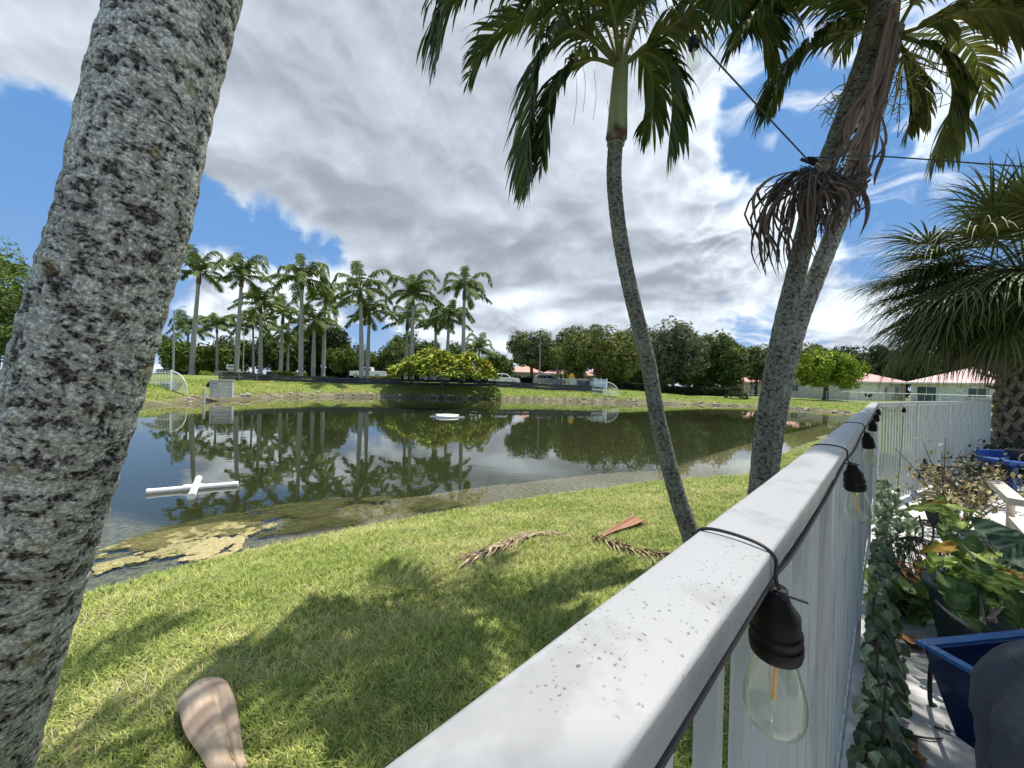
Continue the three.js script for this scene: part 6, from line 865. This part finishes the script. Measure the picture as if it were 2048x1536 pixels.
  { const g = new GB(), t0 = 0.06, yb = 0.18, yt = 0.455, th = 0.022, O = (k, y) => { const f = (y - yb) / (yt - yb), i = lerp(t0, 0, f); return [V(i, y, i), V(w - i, y, i), V(w - i, y, dp - i), V(i, y, dp - i)][k]; }, I = (k, y) => { const f = (y - yb) / (yt - yb), i = lerp(t0, 0, f) + th; return [V(i, y, i), V(w - i, y, i), V(w - i, y, dp - i), V(i, y, dp - i)][k]; };
    for (let k = 0; k < 4; k++) { const n = (k + 1) % 4; g.quad(O(k, yb), O(k, yt), O(n, yt), O(n, yb), [1, 1, 1]); g.quad(I(k, yb + 0.02), I(n, yb + 0.02), I(n, yt), I(k, yt), [1, 1, 1]); g.quad(O(k, yt), I(k, yt), I(n, yt), O(n, yt), [1, 1, 1]); } g.quad(O(0, yb), O(1, yb), O(2, yb), O(3, yb), [1, 1, 1]); part('box', g.geo(), blue, tp);
    part('rim', new GB().box(w + 0.03, 0.014, 0.03, w / 2, yt + 0.005, 0.004).box(w + 0.03, 0.014, 0.03, w / 2, yt + 0.005, dp - 0.004).box(0.03, 0.0135, dp - 0.04, 0.004, yt + 0.005, dp / 2).box(0.03, 0.0135, dp - 0.04, w - 0.004, yt + 0.005, dp / 2).geo(), PHY({ color: rgb(0.02, 0.11, 0.32), roughness: 0.25, clearcoat: 0.6 }), tp);
    part('soil', new GB().box(w - 0.1, 0.02, dp - 0.1, w / 2, 0.36, dp / 2).geo(), STD({ color: rgb(0.02, 0.015, 0.012), roughness: 1 }), tp); const iron = STD({ color: rgb(0.02, 0.02, 0.02), roughness: 0.6 }), pale = STD({ color: rgb(0.42, 0.36, 0.28), roughness: 0.8 });
    { tp.updateMatrixWorld(true); const f0 = tp.worldToLocal(floorAt(1863, 1412)), f1 = tp.worldToLocal(floorAt(1860, 1408).setY(PATIO + 0.17)); part('leg', new GB().tube(curve([f0.clone().add(V(0.02, 0.004, 0)), f0, f1, f1.clone().lerp(V(0.08, 0.27, 0.06), 0.35).setY(0.235), V(0.08, 0.24, 0.08)], 16), 0.008, 7).geo(), iron, tp); } part('leg', new GB().tube(curve([V(w - 0.02, 0.33, -0.03), V(w, 0, -0.04)], 8), 0.009, 7).geo(), iron, tp); part('leg', new GB().tube([V(0.09, 0.18, dp - 0.1), V(0.075, 0, dp - 0.1)], 0.010, 7).geo(), pale, tp, 'pale leg under the planter'); part('leg', new GB().tube([V(0.12, 0.18, dp - 0.03), V(0.10, 0, dp + 0.02)], 0.010, 7).geo(), pale, tp, 'pale leg under the planter'); part('leg', new GB().tube([V(w - 0.1, 0.18, dp - 0.05), V(w - 0.1, 0, dp)], 0.010, 7).geo(), pale, tp); }
  // covered barbecue
  { const c = V(1.595, PATIO, -0.69), t = thing('covered_grill', 'barbecue under a dark grey fabric cover at the right edge', 'grill', c), hw = 0.46, hd = 0.33, H = 0.86; const cloth = STD({ color: rgb(0.045, 0.052, 0.068), roughness: 0.75, bumpMap: grainBump, bumpScale: 0.002 });
    part('cover', new GB().grid(96, 44, (u, v) => { const a = u * 6.2832, e = 3.2, ca = Math.cos(a), sa = Math.sin(a), k = Math.pow(Math.pow(Math.abs(ca), e) + Math.pow(Math.abs(sa), e), -1 / e); let f, y; if (v < 0.4) { const q = v / 0.4; f = Math.sin(q * Math.PI / 2); y = H - 0.26 * (1 - Math.cos(q * Math.PI / 2)) - 0.02 * q; } else { const q = (v - 0.4) / 0.6; f = 1 - q * 0.10; y = H - 0.28 - q * (H - 0.32); } const fold = ss(0.04, 0.5, v) * (0.085 * (Math.abs(Math.sin(a * 5.5 + Math.sin(a * 2) + v * 1.2)) - 0.5) + 0.035 * (Math.abs(Math.sin(a * 13 + v * 3)) - 0.5) + 0.012 * Math.sin(a * 29 + v * 9)) + n2(u * 9, v * 5, 9) * 0.05 + (0.5 - Math.abs(n2(u * 12 + v * 3, v * 7 + u * 4, 256))) * 0.06; return V(ca * k * f * hw * (1 + fold), y + n2(u * 6, v * 3, 6) * 0.012, sa * k * f * hd * (1 + fold * 1.3)); }, [1, 1, 1], (u, v) => [u * 6, v * 4], true).geo(), cloth, t);
    part('frame', new GB().box(0.7, 0.04, 0.45, 0, 0.4, 0).geo(), M.black, t); for (const a of [-1, 1]) for (const b of [-1, 1]) part('leg', new GB().tube([V(a * 0.34, 0, b * 0.22), V(a * 0.34, 0.7, b * 0.22)], 0.015, 6).geo(), M.black, t);
    part('seam', new GB().tube([...Array(49)].map((_, j) => { const a = Math.PI * (0.72 + j / 48 * 0.75), k = Math.pow(Math.pow(Math.abs(Math.cos(a)), 4) + Math.pow(Math.abs(Math.sin(a)), 4), -0.25); return V(Math.cos(a) * k * hw * 0.80, H - 0.105, Math.sin(a) * k * hd * 0.80); }), 0.007, 6).geo(), cloth, t); }
  // chair arm at the right edge, table, shrubs
  { const a = at(1992, 962, 3.0), t = thing('patio_chair', 'beige plastic patio chair reaching in from the right edge', 'chair', V(a.x, PATIO, a.z)), m = STD({ color: rgb(0.62, 0.55, 0.44), roughness: 0.6 }), y = a.y - PATIO, dx = V(0.78, -0.12, 0.62).normalize();
    const A = dx.set(-0.71, 0, 0.70), B = V(0.70, 0, 0.71), L = (u, w, h) => A.clone().multiplyScalar(u).addScaledVector(B, w).setY(h), ry = Math.atan2(-A.z, A.x), bar = (w0) => { const g = new GB(), c = L(0.36, w0, y - 0.022); g.box(0.72, 0.044, 0.075, c.x, c.y, c.z, ry); const e = L(0, w0, y - 0.022); g.add(new THREE.CylinderGeometry(0.0375, 0.0375, 0.044, 20), new THREE.Matrix4().setPosition(e.x, e.y, e.z)); return g.geo(); };
    part('armrest', bar(0), m, t); part('armrest', bar(0.56), m, t); const sl = L(0.1, 0, y + 0.001); part('slot', new GB().box(0.045, 0.004, 0.014, sl.x, sl.y, sl.z, ry).geo(), M.black, t); const sc = L(0.42, 0.28, 0.40), bk = L(0.76, 0.28, 0.7); part('seat', new GB().box(0.55, 0.04, 0.48, sc.x, sc.y, sc.z, ry).geo(), m, t); part('backrest', new GB().box(0.04, 0.62, 0.48, bk.x, bk.y, bk.z, ry).geo(), m, t);
    for (const [u, w] of [[0.1, 0.06], [0.7, 0.06], [0.1, 0.5], [0.7, 0.5]]) part('leg', new GB().tube([L(u, w, 0), L(u * 0.95 + 0.02, w, y - 0.045)], 0.022, 8).geo(), m, t); }
  { const a = floorAt(2035, 985), t = thing('blue_bench', 'low blue bench in the shade below the fan palm', 'bench', V(a.x, PATIO, a.z), null, -0.15), m = STD({ color: rgb(0.02, 0.07, 0.28), roughness: 0.5 }); part('seat', new GB().box(1.3, 0.05, 0.4, 0.35, 0.42, 0).geo(), m, t); for (const x of [-0.2, 0.9]) for (const z of [-0.15, 0.15]) part('leg', new GB().box(0.05, 0.4, 0.05, x, 0.2, z).geo(), m, t); part('backrest', new GB().box(1.3, 0.09, 0.04, 0.35, 0.5, -0.2).geo(), m, t); }
  { const a = floorAt(2030, 985), t = thing('plant_pot', 'small black pot standing on the blue bench', 'pot', V(a.x + 0.05, PATIO + 0.447, a.z)); part('pot', potGeo(0.09, 0.12, 0.14, [0.02, 0.02, 0.02]), STD({ vertexColors: true, roughness: 0.6 }), t); }
  const shrub = (name, label, cat, c, R, H, n, cols, leaf, seed, stems = 14, sc = [0.2, 0.16, 0.1]) => { const t = thing(name, label, cat, c), q = RNG(seed), s = new GB(), f = new GB(); for (let k = 0; k < stems; k++) { const a = q() * 6.283, R2 = R * (0.4 + q() * 0.7), e = V(Math.cos(a) * R2, H * (0.5 + q() * 0.6), Math.sin(a) * R2), P = curve([V(0, 0, 0), V(e.x * 0.4, e.y * 0.6, e.z * 0.4), e], 8); s.tube(P, (v) => 0.006 * (1 - 0.6 * v), 5, vary(sc, q, 0.2)); for (let j = 0; j < n / stems; j++) { const p = P[Math.floor(lerp(2, 8.99, q()))].clone().add(V(q() - 0.5, q() - 0.5, q() - 0.5).multiplyScalar(R * 0.35)); p.y = Math.max(p.y, 0.02); const d = V(q() - 0.5, q() - 0.4, q() - 0.5).normalize(), l = leaf * (0.6 + q() * 0.7); f.strip([p, p.clone().addScaledVector(d, l * 0.5).add(V(0, 0.004, 0)), p.clone().addScaledVector(d, l)], V(-d.z, 0.3, d.x), [l * 0.08, l * 0.26, l * 0.02], 0.3, vary(mixc(cols[0], cols[1], q()), q, 0.3)); } } part('stem', s.geo(), M.bark, t); part('foliage', f.geo(), M.leafNear, t); };
  { const p = floorAt(1925, 1072); shrub('dry_bush', 'straggly half dry bush behind the potted leaves', 'bush', p, 0.5, 0.62, 420, [[0.22, 0.19, 0.05], [0.30, 0.24, 0.10]], 0.055, 3, 34, [0.30, 0.24, 0.13]); }
  { const p = floorAt(1885, 1050); shrub('dry_bush', 'thin brown twigs standing against the second fence section', 'bush', p, 0.38, 0.85, 70, [[0.25, 0.15, 0.10], [0.20, 0.17, 0.08]], 0.05, 4, 13, [0.17, 0.12, 0.08]); }
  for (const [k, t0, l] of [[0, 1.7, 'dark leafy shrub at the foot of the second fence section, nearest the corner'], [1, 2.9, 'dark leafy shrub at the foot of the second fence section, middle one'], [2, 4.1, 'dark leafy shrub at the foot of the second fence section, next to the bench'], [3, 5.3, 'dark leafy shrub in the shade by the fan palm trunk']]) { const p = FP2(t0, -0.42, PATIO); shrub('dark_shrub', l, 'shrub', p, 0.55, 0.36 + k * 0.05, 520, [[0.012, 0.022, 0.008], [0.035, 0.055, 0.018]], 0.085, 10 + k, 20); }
  { const p = floorAt(1812, 1232); shrub('grass_weed', 'light green weed tuft growing by the ivy', 'weed', p, 0.16, 0.16, 260, [[0.16, 0.26, 0.06], [0.34, 0.40, 0.15]], 0.11, 30, 16, [0.16, 0.22, 0.05]); }
  { const p = floorAt(1862, 1208); shrub('red_flower_plant', 'small plant with red flowers beside the teal pot', 'plant', p, 0.14, 0.2, 150, [[0.30, 0.02, 0.015], [0.30, 0.24, 0.06]], 0.05, 31, 12, [0.2, 0.12, 0.06]); }
  // ivy: leaves in three shapes along the fence foot
  { const t = thing('ivy', 'ivy with grey green leaves climbing along the foot of the white fence', 'ivy', V(0, 0, 0)), shp = [[0.035, 0.065, 0.018], [0.075, 0.115, 0.04], [0.28, 0.34, 0.19]].map((c, k) => { const g = new GB(); g.grid(6, 6, (u, v) => { const s = (u - 0.5) * 2, W = (0.55 + 0.45 * Math.cos(v * 2.2)) * Math.pow(Math.sin(Math.PI * clamp(v * 0.95 + 0.05, 0, 1)), 0.5) * (1 + 0.25 * Math.cos(v * 9)); return V(v, -0.25 * v * v + Math.abs(s) * 0.14 * W, s * 0.5 * W); }, (u, v) => mixc([c[0] * 1.7, c[1] * 1.6, c[2] * 1.7], c, clamp(Math.abs(u - 0.5) * 6, 0, 1))); return g.geo(); });
    const ivyM = PHY({ vertexColors: true, roughness: 0.38, transmission: 0.12 }), q = RNG(44), st = new GB(), rest = new GB(); let n = 0; const spots = []; for (let k = 0; k < 1000; k++) { const u = Math.pow(q(), 1.25), tt = lerp(1.55, 5.7, u), clump = 0.5 + 0.5 * n2(tt * 1.7, 4), hmax = lerp(0.13, 0.20, ss(1.8, 3, tt)) + 0.30 * Math.exp(-Math.pow((tt - 4.6) / 0.9, 2)) + 0.1 * clump, h = q() * hmax, out = 0.02 + q() * (lerp(0.13, 0.34, ss(3, 5, tt)) * (1 - h / (hmax + 0.12))) ; spots.push([tt, h, out]); }
    spots.sort((a, b) => a[0] - b[0]);
    for (const [tt, h, out] of spots) { const p = FP(tt, 0.055 - out, PATIO + 0.02 + h), s = 0.036 + q() * 0.034, g = shp[Math.floor(q() * 3)], e = new THREE.Euler((q() - 0.5) * 0.8, -Math.PI / 4 - 1.57 + (q() - 0.5) * 2.6, -0.35 - q() * 0.6, 'YZX'); if (n++ < 290) { const o = part('leaf', g, ivyM, t); o.position.copy(p); o.rotation.copy(e); o.scale.setScalar(s); } else rest.add(g, new THREE.Matrix4().compose(p, new THREE.Quaternion().setFromEuler(e), V(s, s, s))); }
    { const P = rest.c; const q2 = RNG(6); const G = rest.geo(); const C = G.attributes.color; for (let k = 0; k < C.count; k += 49) { const c = vary(mixc([0.04, 0.075, 0.02], [0.16, 0.21, 0.11], q2() * q2()), q2, 0.2); for (let j = 0; j < 49 && k + j < C.count; j++) C.setXYZ(k + j, ...c); } const o = part('foliage', G, ivyM, t); o.userData.kind = 'stuff'; }
    for (let k = 0; k < 14; k++) { const a = 1.6 + k * 0.28, P = [...Array(8)].map((_, j) => FP(a + j * 0.05, 0.03 - q() * 0.05, PATIO + 0.02 + j * 0.035 * (0.5 + q()))); st.tube(P, 0.004, 5, [0.16, 0.11, 0.07]); } part('vine_stem', st.geo(), M.bark, t); }
  // litter on the slab
  { const lf = (label, x, y, s, c) => { const p = floorAt(x, y), t = thing('dead_leaf', label, 'dead leaf', p, null, r() * 6); for (let k = 0; k < 3; k++) { const g = new GB().grid(8, 10, (u, v) => { const a = (u - 0.5) * 2, w = Math.sin(Math.PI * clamp(v, 0.02, 0.98)) * 0.5; return V(v - 0.5, 0.12 + 0.3 * Math.abs(a) * w + 0.08 * Math.sin(v * 7 + k), a * w * 0.7); }, vary(c, r, 0.35)); const o = part('leaf_blade', g.geo(), M.dry, t); o.scale.setScalar(s); o.rotation.y = k * 1.9; o.position.set((r() - 0.5) * s * 0.6, k * 0.012, (r() - 0.5) * s * 0.6); } };
    lf('curled rusty dead leaves on the concrete beside the ivy', 1806, 1290, 0.11, [0.30, 0.15, 0.06]); lf('red brown dead leaves below the wire globe', 1832, 1205, 0.09, [0.22, 0.04, 0.02]); lf('small tan dead leaf on the sunlit slab near the bottom edge', 1824, 1508, 0.06, [0.36, 0.2, 0.09]);
    const tw = (label, a, b) => { const A = floorAt(...a), B = floorAt(...b); A.y += 0.006; B.y += 0.006; single('twig', label, 'twig', new GB().tube(curve([A, A.clone().lerp(B, 0.5).add(V(0.01, 0.004, 0.012)), B], 8), (v) => 0.0045 * (1 - 0.5 * v), 6, [0.05, 0.04, 0.035]).geo(), M.dry, 'twigs on the patio slab'); };
    tw('dark straight twig on the shaded slab below the planter', [1822, 1474], [1886, 1479]); tw('thin long twig beside the ivy near the bottom edge', [1795, 1488], [1832, 1534]); tw('short twig on the slab next to the planter leg', [1868, 1456], [1900, 1468]); }
}
renderer.render(scene, camera);
